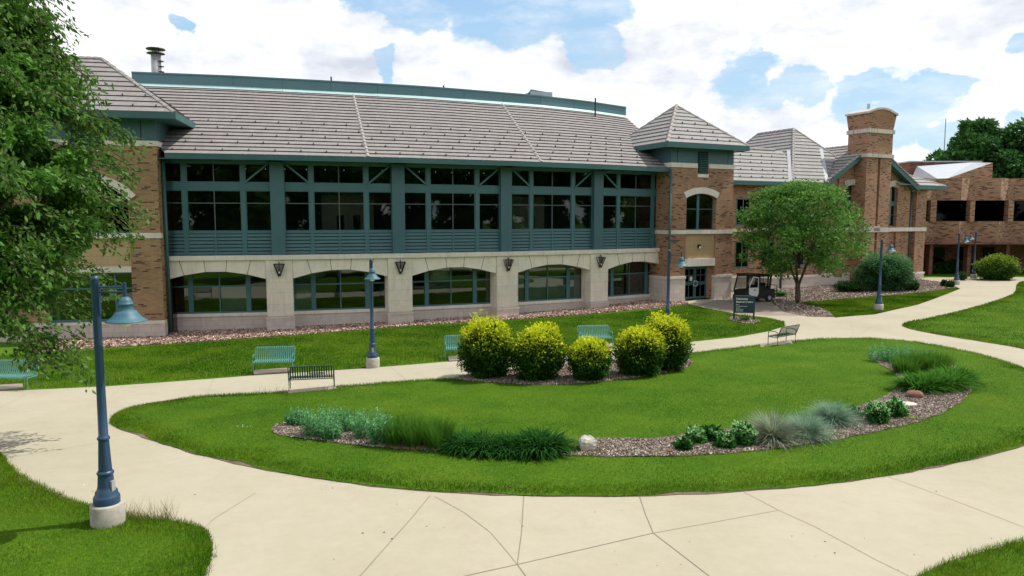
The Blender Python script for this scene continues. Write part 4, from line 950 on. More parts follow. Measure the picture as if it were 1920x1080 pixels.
b = MB(); b.box(T, CU0-.12, CU1+.12, CV0-.14, CV1+.42, 13.28, 13.62); b.box(T, CU0-.14, CU1+.14, CV0-.14, CV1+.42, 11.22, 11.52); b.build('chimney_band', M['stone_weathered'], CH)
b = MB()
for k in range(n):
    e0, e1 = CU0-.32+(CU1-CU0+.64)*k/n, CU0-.32+(CU1-CU0+.64)*(k+1)/n
    b.prism(T, [(e0, zt(max(CU0-.22, min(CU1+.22, e0)))), (e1, zt(max(CU0-.22, min(CU1+.22, e1)))), (e1, zt(max(CU0-.22, min(CU1+.22, e1)))+.17), (e0, zt(max(CU0-.22, min(CU1+.22, e0)))+.17)], CV0-.22, CV1+.5)
b.build('chimney_cap', M['stone_weathered'], CH)
b = MB()
for du in (-.12, 0, .12): b.bar(T(24.4+du, 4.3, 15.3), T(24.4+du, 4.3, 15.85), .06, .06)
b.bar(T(24.25, 4.3, 15.45), T(24.55, 4.3, 15.45), .05, .05); b.build('spark_arrestor', M['galv'], CH)
MB().box(T, 24.6, 25.4, CV0-.06, CV0+.3, 4.9, 5.35).box(T, CU0-.05, CU1+.05, CV0-.06, CV0+.2, 4.83, 5.22).build('chimney_band', M['stone_weathered'], CH)
# plain rear volume of the wing
MB().box(T, 5.6, 33, 12, 18, -1, 8.8).box(T, 5.5, 6, V0+.5, 12, -1, 8.8).build('rear_wall', M['brick_dark'], HB)
# snow guards: one small metal tab each
for r in (1, 3, 5, 7):
    for k in range(9):
        uu = 6.2+k*1.15+(.5 if r % 4 == 1 else 0); t = (r-.02)/9
        if uu < 15.5: GUARD.append(T(uu, 4.0+2.95*t, ez+2.83*t))
def guard_mb(pts):
    b = MB()
    for p in pts:
        x, y, z = p; d = Vector((x, y, 0)).normalized()
        b.box(Fr(x, y, 20), -.03, .03, -.06, .02, z+.05, z+.15)
    return b
GUARD.sort(key=lambda p: p[1])
gm = guard_mb([(0, 0, 0)])
first_g = None
for p in GUARD[:100]:
    if first_g is None:
        o = gm.build('snow_guard', M['guard'], HB); o.location = Vector(p)-ORG[HB.name]; first_g = o
        me = o.data; me.transform(Matrix.Translation(ORG[HB.name]))
    else:
        o = first_g.copy(); link(o, HB); o.location = Vector(p)-ORG[HB.name]
tag(guard_mb(GUARD[100:]).build('snow_guard_rows', M['guard'], HB), kind='stuff')

# ------------------------------------------------------------------ far brick building
FB = empty('brick_building', (45, 75, .4), 'flat roofed brick building with folded walls and black ribbon windows beyond the wing', 'building')
Y0 = 72.; sx = Y0/FPX*.9955+.0
def fx(px): return (px-960)*Y0*.998/FPX
def pleats(mb, z0, z1, pts, back=1.6):
    n = len(pts)
    for k in range(n-1):
        (x0, y0), (x1, y1) = pts[k], pts[k+1]
        mb.poly([(x0, y0, z0), (x1, y1, z0), (x1, y1, z1), (x0, y0, z1)])
    mb.poly([(x, y, z1) for x, y in pts]+[(pts[-1][0], Y0+12, z1), (pts[0][0], Y0+12, z1)])
    mb.poly(([(x, y, z0) for x, y in pts]+[(pts[-1][0], Y0+12, z0), (pts[0][0], Y0+12, z0)])[::-1])
pl = [(fx(1660), Y0+.3), (fx(1731), Y0), (fx(1758), Y0+.9)]
for k in range(5):
    o = 73*k; pl += [(fx(1760+o), Y0+.9), (fx(1792+o), Y0-.5), (fx(1823+o), Y0+.9), (fx(1830+o), Y0+.95)]
b = MB(); pleats(b, 7.8, 9.95, pl); pleats(b, 3.65, 5.72, pl); b.build('folded_wall', M['brick_far'], FB)
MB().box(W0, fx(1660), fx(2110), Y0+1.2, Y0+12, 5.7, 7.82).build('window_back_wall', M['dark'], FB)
for a0, a1 in ((1731, 1746), (1757, 1820), (1829, 1892), (1902, 1965), (1975, 2038)):
    f = MB(); f.box(W0, fx(a0), fx(a1), Y0+.98, Y0+1.1, 5.72, 5.8); w_ = f.build('window', M['black'], FB)
    MB().poly([(fx(a0), Y0+1.0, 5.72), (fx(a1), Y0+1.0, 5.72), (fx(a1), Y0+1.0, 7.8), (fx(a0), Y0+1.0, 7.8)]).build('pane', M['glass_dark'], w_)
for a0, a1 in ((1660, 1731), (1746, 1757), (1820, 1829), (1892, 1902), (1965, 1975), (2038, 2050)):
    MB().box(W0, fx(a0), fx(a1), Y0+.35, Y0+1.3, 5.72, 7.8).build('brick_pier', M['brick_far'], FB)
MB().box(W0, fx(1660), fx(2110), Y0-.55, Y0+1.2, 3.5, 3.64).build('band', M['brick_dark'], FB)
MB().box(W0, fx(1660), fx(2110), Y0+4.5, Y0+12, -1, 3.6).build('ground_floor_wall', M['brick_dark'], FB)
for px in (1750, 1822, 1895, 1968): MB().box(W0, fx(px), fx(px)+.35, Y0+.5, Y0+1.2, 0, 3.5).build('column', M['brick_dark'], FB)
for px in (1762, 1802, 1850, 1900): MB().box(W0, fx(px), fx(px)+1.1, Y0+4.4, Y0+4.48, .4, 3.0).build('dark_window', M['glass_dark'], FB)
Yb = 78; sc = Yb/Y0
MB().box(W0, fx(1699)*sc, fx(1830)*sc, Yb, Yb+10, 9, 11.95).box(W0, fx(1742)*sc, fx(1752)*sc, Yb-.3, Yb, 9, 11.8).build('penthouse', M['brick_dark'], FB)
MB().box(W0, fx(1697)*sc, fx(1832)*sc, Yb-.1, Yb+10, 11.95, 12.08).build('coping', M['white_roof'], FB)
b = MB(); b.prism(W0, [(fx(1783), 9.95), (fx(1868), 9.95), (fx(1868), 11.55)], Y0+1.2, Y0+1.6); b.box(W0, fx(1862), fx(1868), Y0+1.6, Y0+6, 9.95, 11.5); b.build('skylight_wall', M['brick_far'], FB)
b = MB(); b.poly([(fx(1765), Y0+1.25, 9.97), (fx(1783), Y0+1.21, 9.97), (fx(1867), Y0+1.3, 11.53), (fx(1880), Y0+5.5, 11.9), (fx(1770), Y0+5.5, 11.5)]); b.poly([(fx(1765), Y0+1.25, 9.97), (fx(1770), Y0+5.5, 11.5), (fx(1757), Y0+5.5, 9.9)]); b.build('skylight_roof', M['white_roof'], FB)

# ------------------------------------------------------------------ foliage
def leaves(c, size, asp, col, droop=.3, nb=None, cv=.18):
    """c (n,3) leaf bases, rhombic leaves; col (n,3)"""
    n = len(c); d = rng.normal(0, 1, (n, 3)); 
    if nb is not None: d = d*.8+nb*1.0
    d[:, 2] -= droop; d /= np.linalg.norm(d, axis=1)[:, None]+1e-9
    s = np.cross(d, rng.normal(0, 1, (n, 3))+np.array([0, 0, 1.2])); s /= np.linalg.norm(s, axis=1)[:, None]+1e-9
    L = size*rng.uniform(.6, 1.3, (n, 1)); w_ = L*asp/2; up = np.cross(s, d)*L*.12
    V = np.stack([c, c+d*L*.45+s*w_-up*.2, c+d*L, c+d*L*.45-s*w_-up*.2], 1); V[:, 0] += 0; V[:, 2] += up*.6
    col = col*(1+rng.normal(0, cv, (n, 1))); return V.reshape(-1, 3), np.clip(np.repeat(col, 4, 0), .003, 1)
def leafobj(name, VC, parent=None, m='leaf'):
    V = np.concatenate([v for v, c in VC]); C = np.concatenate([c for v, c in VC]); return np_mesh(name, V, np.arange(len(V)).reshape(-1, 4), M[m], parent, C)
def cloud(centers, rad, n, flat=.7):
    centers = np.asarray(centers); rad = np.asarray(rad); w_ = rad**2; k = rng.choice(len(centers), n, p=w_/w_.sum())
    d = rng.normal(0, 1, (n, 3)); d /= np.linalg.norm(d, axis=1)[:, None]; r = rng.uniform(.35, 1.08, (n, 1))**.6
    off = d*r*rad[k][:, None]; off[:, 2] *= flat; return centers[k]+off, d, k
def limbs(base, targets, r0, fork, rad=.03, mb=None):
    mb = mb or MB(); base = Vector(base)
    for t in targets:
        t = Vector(t); f = Vector(fork)+Vector((random.uniform(-.1, .1), random.uniform(-.1, .1), random.uniform(-.3, .6))); m_ = f.lerp(t, .5)+Vector((random.uniform(-.3, .3), random.uniform(-.3, .3), (t-f).length*.08))
        mb.tube([f, f.lerp(m_, .5)+Vector((0, 0, .05)), m_, m_.lerp(t, .6), t], [r0, r0*.75, r0*.5, r0*.3, rad], 6)
    return mb
# middle lawn tree in front of the wing
tx, ty = at(1495, 569); tz = zg(tx, ty)
MT = empty('shade_tree', (tx, ty, tz), 'broad round-crowned green tree standing in mulch before the brick wing', 'tree')
cen = []; rad = []
for k in range(190):
    a = random.uniform(0, 2*math.pi); rr = math.sqrt(random.random()); h = random.random()
    rx = 3.5*rr; z = 2.1+h*5.7
    prof = 1.0 if h < .45 else math.sqrt(max(0, 1-((h-.45)/.62)**2)); prof *= (.74+.34*min(1, h/.3))
    if h < .30 and random.random() < .55: continue
    p = (tx+math.cos(a)*rx*prof*1.02, ty+math.sin(a)*rx*prof*.95, tz+z); cen.append(p); rad.append(random.uniform(.55, .95))
cen = np.array(cen); rad = np.array(rad)
c, d, k = cloud(cen, rad, 30000, .55); hh = (c[:, 2]-tz-2)/6.5
tint = rng.uniform(0, 1, len(cen))[k][:, None]*.5+rng.uniform(0, .5, (len(c), 1))
col = np.array([.055, .165, .022])*(1-tint)+np.array([.17, .35, .07])*tint
leafobj('crown', [leaves(c, .20, .5, col, .25, d*.5)], MT, 'leaf_tree')
tb = MB(); fork = (tx, ty, tz+1.15); tb.tube([(tx, ty, tz-.1), (tx+.02, ty, tz+.25), (tx, ty, tz+.8), (tx-.02, ty, tz+1.5)], [.28, .19, .165, .16], 10)
for a_ in range(5):
    q_ = a_*1.26+.3; tb.tube([fork, (tx+.35*math.cos(q_), ty+.35*math.sin(q_), tz+2.0), (tx+.9*math.cos(q_), ty+.9*math.sin(q_), tz+3.6), (tx+1.6*math.cos(q_), ty+1.6*math.sin(q_), tz+5.6)], [.085, .07, .05, .015], 7)
limbs(fork, [tuple(cen[i]) for i in range(0, 34)], .032, (tx, ty, tz+2.6), .01, tb); tb.build('trunk', M['bark'], MT, True)
# big left tree
lx, ly = -13.2, 16.6; lz = zg(lx, ly)
LT = empty('leafy_tree', (lx, ly, lz), 'large dense green tree at the left edge, its drooping boughs hiding the left tower', 'tree')
cen = []; rad = []
def lt_edge(z):      # right-hand reach of the crown (x at the tree's depth) against height, as in the photo
    return np.interp(z, [1.6, 2.3, 3.2, 4.2, 5.2, 6.3, 7.2, 8.2, 9.2, 10.2, 11.5, 14], [-11.9, -11.1, -11.0, -10.4, -9.95, -9.6, -9.5, -9.65, -10.1, -10.6, -10.9, -11.8])
def rad_low(x, y): return 3.15+(.5 if y < ly else 0) if x < -10.9 else 0
for k in range(470):
    z = random.uniform(2.2, 13.5); ex = float(lt_edge(z)); a = random.uniform(-.5*math.pi, .5*math.pi) if random.random() < .8 else random.uniform(0, 6.28)
    reach = (ex-lx)*(.98*math.sqrt(random.uniform(.12, 1))); x = lx+math.cos(a)*reach*.93-.25; y = ly+math.sin(a)*reach*.85
    if z < 3.9 and y < ly-.3: continue
    if z-rad_low(x, y) < 0: continue
    cen.append((x, y, z)); rad.append(random.uniform(.34, .72))
cen = np.array(cen); rad = np.array(rad); VC = []
c, d, k = cloud(cen, rad, 118000, .5); 
# boughs droop outwards
out = c-np.array([lx, ly, 0]); out[:, 2] = 0; ol_ = np.linalg.norm(out, axis=1)[:, None]+.01
tint = rng.uniform(0, 1, len(cen))[k][:, None]*.5+np.clip(d[:, 2:3], 0, 1)*.3+rng.uniform(0, .4, (len(c), 1))  # upper side of each leaf cluster painted lighter, like sunlit tops
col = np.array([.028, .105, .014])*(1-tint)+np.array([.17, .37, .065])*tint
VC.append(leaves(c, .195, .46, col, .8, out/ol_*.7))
# drooping sprays at the rim
tw = MB()
for k in range(170):
    z = random.uniform(2.3, 12.5); ex = float(lt_edge(z)); a = random.uniform(-1.1, .9); rr = (ex-lx); p = Vector((lx+math.cos(a)*rr*.88-.2, ly+math.sin(a)*rr*.85, z+(.9 if a < -.2 and z < 4 else 0))); dv = Vector((math.cos(a), math.sin(a), 0)); Ls = random.uniform(.5, 1.45)
    pts = [p+dv*Ls*t+Vector((0, 0, .15*t*3*(1-t)-.42*t*t)) for t in np.linspace(0, 1, 6)]; tw.tube([tuple(q) for q in pts], .01, 4, cap=False)
    q = np.array([tuple(pts[min(5, int(random.random()*6))]) for _ in range(80)])+rng.normal(0, .10, (80, 3)); t_ = rng.uniform(.3, 1, (80, 1))
    VC.append(leaves(q, .15, .45, np.array([.045, .125, .02])*(1-t_)+np.array([.12, .235, .045])*t_, 1.0, np.tile(np.array([dv.x, dv.y, 0])*.6, (80, 1))))
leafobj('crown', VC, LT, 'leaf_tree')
limbs((lx, ly, lz), [tuple(cen[i]) for i in range(0, 90)], .14, (lx, ly, lz+2.6), .02, tw); tw.tube([(lx, ly, lz-.2), (lx, ly, lz+1), (lx, ly, lz+2.8), (lx+.1, ly, lz+6), (lx, ly, lz+10)], [.42, .33, .30, .2, .08], 10)
tw.build('trunk', M['bark'], LT, True)
# far trees behind the brick building and trees behind the camera that the glass mirrors
def bigtree(x, y, h, r, label, group, n=26000, ls=.62, cols=((.030, .105, .028), (.085, .21, .05)), name='dense_tree', z=None):
    z0 = zg(x, y) if z is None else z; E_ = empty(name, (x, y, z0), label, 'tree', group); cen = []; rad = []
    for k in range(70):
        a = random.uniform(0, 6.28); hf = random.random(); rr = math.sqrt(random.random())*r*math.sqrt(max(.05, 1-(2*abs(hf-.42))**2.2)); cen.append((x+math.cos(a)*rr, y+math.sin(a)*rr, z0+h*.22+hf*h*.78)); rad.append(random.uniform(.16, .3)*r)
    for k in range(9): a = random.uniform(0, 6.28); q = random.uniform(0, .5)*r; cen.append((x+math.cos(a)*q, y+math.sin(a)*q, z0+h*random.uniform(.93, 1.06))); rad.append(.09*r)
    cen = np.array(cen); rad = np.array(rad); c, d, k = cloud(cen, rad, n, .8); t_ = rng.uniform(0, 1, len(cen))[k][:, None]*.6+rng.uniform(0, .4, (n, 1))
    leafobj('crown', [leaves(c, ls, .6, np.array(cols[0])*(1-t_)+np.array(cols[1])*t_, .2, d*.6)], E_)
    tb = MB(); tb.tube([(x, y, z0-.2), (x, y, z0+h*.3), (x, y, z0+h*.6)], [r*.08, r*.06, r*.03], 8); limbs((x, y, z0), [tuple(cen[i]) for i in range(20)], r*.035, (x, y, z0+h*.3), .03, tb); tb.build('trunk', M['bark'], E_, True); return E_
t1 = bigtree(60.8, 96, 17.2, 5.9, 'dark green tree with pointed tips left of its taller neighbour, behind the far brick building', 'trees behind the far building')
t2 = bigtree(68.0, 94, 18.6, 7.2, 'taller dark green tree at the right edge, behind the far brick building', 'trees behind the far building', 38000)
MB().tube([(57.4, 98, 12), (57.4, 98, 19.2)], .06, 5).build('antenna_mast', M['galv']); tag(bpy.data.objects['antenna_mast'], 'thin dark mast sticking up beside the trees behind the brick building', 'mast')
for k, (x, y, s) in enumerate(((-34, -22, 1.), (-24, -25, 1.05), (-14, -30, 1.), (-5, -26, .95), (4, -31, 1.05), (13, -26, 1.), (22, -31, 1.1), (31, -26, 1.), (41, -30, 1.1), (51, -25, 1.05), (61, -20, 1.1), (72, -15, 1.1), (82, -8, 1.15), (92, 0, 1.15), (101, 9, 1.2), (110, 19, 1.2))):
    c_ = copy_tree(t1); c_.location = (x, y, 0); c_.scale = (s, s, s); c_.rotation_euler = (0, 0, k*1.3); c_['group'] = 'trees mirrored in the windows'; c_['label'] = 'green tree behind the viewpoint, seen only mirrored in the window glass'

# ------------------------------------------------------------------ shrubs and bedding plants
def shrub(px, py, wpx, hpx, label, group, name='golden_shrub', n=5200, ls=.105, asp=.48, lo=(.018, .068, .010), hi=(.065, .17, .02), tip=(.68, .74, .03), tipz=.62, cat='shrub', egg=.22, flat=1.):
    x, y = at(px, py); z = zg(x, y)+.08; D_ = y*CT+5.9*ST; r = wpx/FPX*D_/2; h = hpx/FPX*D_*.97; y = y+r*.5*flat; z = zg(x, y)+.08
    E_ = empty(name, (x, y, z), label, cat, group); ph = rng.uniform(0, 6.28, 6)
    d = rng.normal(0, 1, (n, 3)); d /= np.linalg.norm(d, axis=1)[:, None]; th = np.arctan2(d[:, 1], d[:, 0])
    lump = 1+.10*np.sin(3*th+ph[0])*np.sin(2.3*d[:, 2]*3+ph[1])+.08*np.sin(2*th+ph[4])+.07*np.sin(9*th+ph[5]+4*d[:, 2])*np.sin(7*d[:, 2]+ph[0])+.05*np.sin(6*th+ph[2])+.05*np.sin(5*d[:, 2]+ph[3]+2*th)
    rr = rng.uniform(.45, 1.04, n)**.6*lump; sp_ = rng.random(n) < .04; rr[sp_] *= rng.uniform(1.0, 1.16, sp_.sum())
    zz = d[:, 2]; nar = 1-egg*np.clip(-zz, 0, 1)-.05; P = np.stack([x+d[:, 0]*rr*r*nar, y+d[:, 1]*rr*r*nar*flat, z+h*.45+zz*rr*h*.55], 1)
    P[:, 2] = np.maximum(P[:, 2], z-.02); t_ = rng.uniform(0, 1, (n, 1)); col = np.array(lo)*(1-t_)+np.array(hi)*t_
    if tip is not None:
        f = np.clip((zz*rr-(tipz*2-1)+rng.normal(0, .22, n))*2.2, 0, 1)[:, None]*np.clip((rr-.72)/.15, 0, 1)[:, None]; col = col*(1-f)+np.array(tip)*f*rng.uniform(.75, 1.15, (n, 1))
    kc = max(300, n//7); dc = rng.normal(0, 1, (kc, 3)); dc /= np.linalg.norm(dc, axis=1)[:, None]; qc = rng.uniform(.2, .78, (kc, 1)); Pc = np.stack([x+dc[:, 0]*qc[:, 0]*r*.9, y+dc[:, 1]*qc[:, 0]*r*.9*flat, np.maximum(z, z+h*.45+dc[:, 2]*qc[:, 0]*h*.52)], 1)
    leafobj('foliage', [leaves(P, ls, asp, col, .1, d*1.1), leaves(Pc, ls*2.6, .8, np.tile(np.array(lo)*.8, (kc, 1)), .1)], E_)
    b = MB()
    for k in range(7):
        a = random.uniform(0, 6.28); b.tube([(x+.08*math.cos(a), y+.08*math.sin(a), z-.1), (x+math.cos(a)*r*.3, y+math.sin(a)*r*.3*flat, z+h*.3), (x+math.cos(a)*r*.6, y+math.sin(a)*r*.6*flat, z+h*.65)], [.025, .02, .008], 5)
    b.build('stem', M['bark'], E_); return E_
GS = 'yellow topped shrubs beside the path'
shrub(912, 716, 114, 114, 'leftmost and tallest yellow-topped shrub of the row, beside a half hidden green bench', GS, n=15000)
shrub(1012, 720, 112, 104, 'yellow-topped round shrub second from the left in the island row', GS, n=15000)
shrub(1108, 720, 88, 80, 'smallest yellow-topped shrub, standing alone in the middle of the row', GS, n=11000, egg=.3)
shrub(1203, 711, 94, 92, 'yellow-topped shrub overlapping a larger one behind its right side', GS, n=11500, egg=.12)
shrub(1252, 700, 98, 104, 'yellow-topped shrub at the right end of the row, below the lamp post', GS, n=12500)
shrub(1665, 548, 106, 72, 'large spreading blue-green bush against the chimney of the brick wing', None, 'spreading_bush', 14000, .17, .45, (.03, .10, .035), (.09, .23, .08), (.14, .32, .13), .6, flat=.6, egg=.05)
shrub(1598, 549, 62, 20, 'low dark clipped bush left of the large blue-green bush', None, 'low_bush', 3000, .12, .5, (.02, .06, .015), (.05, .11, .025), None, flat=.6, egg=0)
shrub(1711, 546, 34, 18, 'small dark bush at the right foot of the large blue-green bush', None, 'low_bush', 1600, .12, .5, (.02, .07, .02), (.05, .13, .03), None, flat=.7, egg=0)
shrub(1880, 526, 78, 46, 'rounded lime-green bush before the far brick building', None, 'round_bush', 10000, .17, .55, (.03, .09, .015), (.08, .18, .03), (.22, .32, .04), .5, flat=.8, egg=.1)
for px, py, w_, h_, l in ((1772, 537, 12, 9, 'tiny brownish plant left of the lamp beside the far walk'), (1783, 540, 14, 10, 'tiny round green plant touching the lamp footing by the far walk'), (1806, 526, 20, 14, 'small blue-green plant between the two far lamp posts')):
    shrub(px, py, w_, h_, l, 'small plants by the far lamps', 'small_plant', 900, .10, .5, (.04, .10, .03), (.08, .18, .06), None, flat=.9, egg=0)
hd = [(x, Y0+2.2) for x in np.arange(fx(1733), fx(1990), 1.1)]
for k, (x, y) in enumerate(hd[:8]):
    pass
E_ = empty('clipped_hedge', (fx(1790), Y0+2, .4), 'dark hedge in the shade under the far building overhang', 'hedge')
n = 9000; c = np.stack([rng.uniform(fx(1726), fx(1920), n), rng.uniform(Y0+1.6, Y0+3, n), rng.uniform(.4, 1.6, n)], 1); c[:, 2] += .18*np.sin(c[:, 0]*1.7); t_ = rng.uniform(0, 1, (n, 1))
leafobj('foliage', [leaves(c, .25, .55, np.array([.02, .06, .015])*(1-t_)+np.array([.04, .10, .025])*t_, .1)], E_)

def arching(x, y, z, n, L, w_, lean=(.1, 1.0), sag=.6, col=(.05, .13, .03), col2=(.1, .2, .05), r0=.08, segs=4, tipc=None, elev=(.7, 1.45)):
    a = rng.uniform(0, 2*np.pi, n); e = rng.uniform(*elev, n); Ls = L*rng.uniform(.65, 1.15, n); p0 = np.stack([x+np.cos(a)*rng.uniform(0, r0, n), y+np.sin(a)*rng.uniform(0, r0, n), np.full(n, z)], 1)
    dirh = np.stack([np.cos(a), np.sin(a), np.zeros(n)], 1); side = np.stack([-np.sin(a), np.cos(a), np.zeros(n)], 1); ts = np.linspace(0, 1, segs+1); rows = []
    sg = sag*rng.uniform(.6, 1.3, n)
    for t in ts:
        p = p0+dirh*(np.cos(e)*Ls*t+.35*sg*Ls*t*t)[:, None]*1; p[:, 2] = z+np.sin(e)*Ls*t-sg*Ls*t*t*.75; p[:, 2] = np.maximum(p[:, 2], z+.01)
        ww = w_*(1-t**2.2)*(.7+.3*min(1, t*4)); rows.append(np.stack([p-side*ww/2, p+side*ww/2], 1))
    A_ = np.stack(rows, 1); V = A_.reshape(n, -1, 3); k = V.shape[1]; F = []
    for s in range(segs): F.append(np.array([2*s, 2*s+1, 2*s+3, 2*s+2]))
    F = np.array(F)[None]+(np.arange(n)*k)[:, None, None]; t_ = rng.uniform(0, 1, (n, 1)); c = np.array(col)*(1-t_)+np.array(col2)*t_
    return V.reshape(-1, 3), F.reshape(-1, 4), np.repeat(c, k, 0)
def clump(name, spec, label, cat, group):
    """spec list of (px,py,kwargs)"""
    V = []; F = []; C = []; o = 0; x0 = y0 = None
    for px, py, kw in spec:
        x, y = at(px, py); z = zg(x, y)+.09
        if x0 is None: x0, y0, z0 = x, y, z
        v, f, c = arching(x, y, z, **kw); V.append(v); F.append(f+o); C.append(c); o += len(v)
    ob = np_mesh(name, np.concatenate(V), np.concatenate(F), M['blade'], None, np.concatenate(C)); tag(ob, label, cat, group); return ob
DL = dict(n=330, L=.62, w_=.035, sag=.62, col=(.012, .062, .010), col2=(.045, .15, .03), r0=.22, elev=(.6, 1.45), segs=5)
for px, py, s, l in ((868, 852, .95, 'dark strappy daylily clump at the left end of its row, next to tall grass'), (905, 855, .95, 'dark strappy daylily clump with one lime leaf tuft, second in its row'), (948, 857, .9, 'low dark daylily clump in the dip of the row'), (990, 858, 1.0, 'dark daylily clump right of the dip, under the taller end clump'), (1012, 856, 1.22, 'tallest dark daylily clump at the right end of the row, left of the pale boulder')):
    kw = dict(DL); kw['L'] = .66*s; kw['n'] = 800; kw['w_'] = .05; kw['sag'] = .8; kw['r0'] = .42; kw['elev'] = (.7, 1.5); clump('daylily', [(px, py-4, kw)], l, 'plant', 'dark daylily clumps in the island bed')
for px, py, l in ((1720, 738, 'bright daylily clump behind the flat reddish boulder'), (1745, 735, 'bright daylily clump in the middle of the right-hand bed'), (1775, 732, 'bright daylily clump right of its neighbour at the bed edge'), (1790, 722, 'rear bright daylily clump at the far right of the bed')):
    kw = dict(DL); kw.update(L=.85, n=700, w_=.05, col=(.035, .13, .012), col2=(.10, .27, .04), r0=.4); clump('daylily', [(px, py, kw)], l, 'plant', 'bright daylily clumps at the right of the island bed')
TG = dict(n=900, L=.78, w_=.014, sag=.22, col=(.045, .15, .01), col2=(.12, .27, .04), r0=.34, elev=(1.05, 1.55), segs=4)
for px, py, l in ((742, 843, 'tall upright green grass clump next to the blue-green catmint'), (778, 846, 'middle clump of tall upright green grass with straw at its foot'), (818, 849, 'tall green grass clump beside the dark daylilies')):
    clump('tall_grass', [(px, py-4, TG), (px+4, py, dict(n=200, L=.22, w_=.012, sag=.5, col=(.30, .22, .10), col2=(.42, .33, .18), r0=.35))], l, 'grass clump', 'tall grass clumps in the near bed')
for px, py, l in ((1700, 705, 'tall bright grass clump left of centre in the right-hand bed'), (1728, 700, 'tall bright grass clump in the middle of the right-hand bed'), (1752, 703, 'tall bright grass clump at the right above the daylilies')):
    kw = dict(TG); kw.update(n=800, L=.85, r0=.5, w_=.018); clump('tall_grass', [(px, py, kw)], l, 'grass clump', 'tall grass clumps in the right-hand bed')
FE = dict(n=900, L=.72, w_=.013, sag=.55, col=(.15, .27, .19), col2=(.32, .46, .33), r0=.14, elev=(.45, 1.5), segs=5)
for px, py, s, l in ((1448, 838, 1.08, 'large silvery fescue tuft with tan blades at the left of the trio'), (1508, 832, .95, 'grey-green fescue tuft sprawling in the middle of the trio'), (1560, 804, .92, 'blue-green spiky fescue tuft at the right of the trio')):
    kw = dict(FE); kw['L'] = .95*s; kw['n'] = 1400; 
    if px == 1448: kw.update(col=(.20, .26, .17), col2=(.40, .44, .32))
    clump('blue_fescue', [(px, py-5, kw)], l, 'grass clump', 'silvery fescue tufts in the island bed')
def sedum(px, py, wpx, label):
    return shrub(px, py, wpx, wpx*.82, label, 'round sedum mounds in the island bed', 'sedum', 1500, .075, .55, (.03, .14, .02), (.09, .28, .06), (.40, .68, .30), .55, 'plant', .05)
for a in ((1283, 851, 24, 'smallest sedum mound at the left end of the bed, near the red stone'), (1307, 838, 36, 'round sedum mound second from the left, behind the smallest one'), (1340, 834, 30, 'sedum mound between two others at the back of the group of five'), (1364, 848, 30, 'small sedum mound in front, left of the largest'), (1396, 843, 48, 'largest sedum mound, next to the silvery grasses'),
          (1603, 788, 18, 'tiny bright sedum right of the blue-green tuft'), (1650, 801, 48, 'large sedum mound of the pair in the right-hand bed'), (1683, 789, 38, 'smaller sedum mound of the pair, before the flat pale rock')): sedum(*a)
def catmint(px, py, wpx, hpx, label, group):
    x, y = at(px, py); z = zg(x, y)+.08; r = wpx/FPX*y/2*1.1; h = hpx/FPX*y*1.15; y += r*.5; ns = 100; VC = []; 
    for k in range(ns):
        a = random.uniform(0, 6.28); q = math.sqrt(random.random())*r; hh = h*random.uniform(.6, 1.1)*(1-.35*(q/r)**2); lean = q/r*.35
        t = rng.uniform(.05, 1, 26); c = np.stack([x+math.cos(a)*(q+lean*t*hh), y+math.sin(a)*(q*.7+lean*t*hh), z+t*hh], 1)+rng.normal(0, .012, (26, 3)); VC.append(leaves(c, .06, .5, np.tile(np.array([.13, .34, .12]) if random.random() < .6 else np.array([.21, .46, .22]), (26, 1)), -.4))
    o = leafobj('catmint', VC); tag(o, label, 'plant', group)
g_ = 'blue-green catmint plants at the left of the bed'
for px, py, w_, h_, l in ((557, 805, 36, 28, 'leftmost blue-green catmint at the tip of the bed'), (592, 827, 46, 52, 'blue-green catmint bushing over the mulch, second from the left'), (625, 812, 50, 36, 'rear blue-green catmint behind the others'), (655, 815, 50, 34, 'catmint at the back in the middle of the patch'), (620, 832, 30, 30, 'small catmint at the front edge of the patch'), (690, 830, 50, 50, 'catmint right of the bare mulch, middle height'), (712, 842, 32, 52, 'rightmost catmint next to the tall grass')): catmint(px, py, w_, h_, l, g_)
g_ = 'blue-green catmint plants in the right-hand bed'
for px, py, w_, h_, l in ((1660, 683, 44, 26, 'catmint at the far left tip of the right-hand bed'), (1690, 685, 56, 32, 'catmint in the middle behind the right-hand grasses'), (1722, 688, 44, 28, 'catmint at the right behind the tall bright grasses')): catmint(px, py, w_, h_, l, g_)
clump('ground_cover', [(1062, 846, dict(n=1400, L=.17, w_=.04, sag=.6, col=(.13, .24, .04), col2=(.25, .36, .07), r0=.5)), (1052, 836, dict(n=900, L=.19, w_=.04, sag=.6, col=(.13, .24, .04), col2=(.25, .36, .07), r0=.4))], 'low lime-green ground cover between the daylilies and the pale boulder', 'plant', None)
clump('ground_cover', [(1540, 824, dict(n=260, L=.14, w_=.02, sag=.7, col=(.2, .24, .06), col2=(.3, .32, .1), r0=.5))], 'sparse yellowish ground cover at the foot of the silvery tufts', 'plant', None)
clump('ground_cover', [(1712, 792, dict(n=160, L=.12, w_=.02, sag=.7, col=(.2, .24, .06), col2=(.3, .32, .1), r0=.3))], 'thin yellowish sprigs on the mulch right of the sedum pair', 'plant', None)
clump('hosta', [(1458, 557, dict(n=60, L=.75, w_=.2, sag=.7, col=(.05, .16, .03), col2=(.12, .27, .07), r0=.25)), (1464, 557, dict(n=40, L=.6, w_=.2, sag=.7, col=(.05, .16, .03), col2=(.12, .27, .07), r0=.25))], 'pale green hosta by the stone wall behind the parked cart', 'plant', None)
clump('tufted_plant', [(1396, 603, dict(n=120, L=.5, w_=.03, sag=.4, col=(.05, .14, .02), col2=(.12, .22, .05), r0=.2))], 'small tufted plant between the posts of the navy sign', 'plant', None)

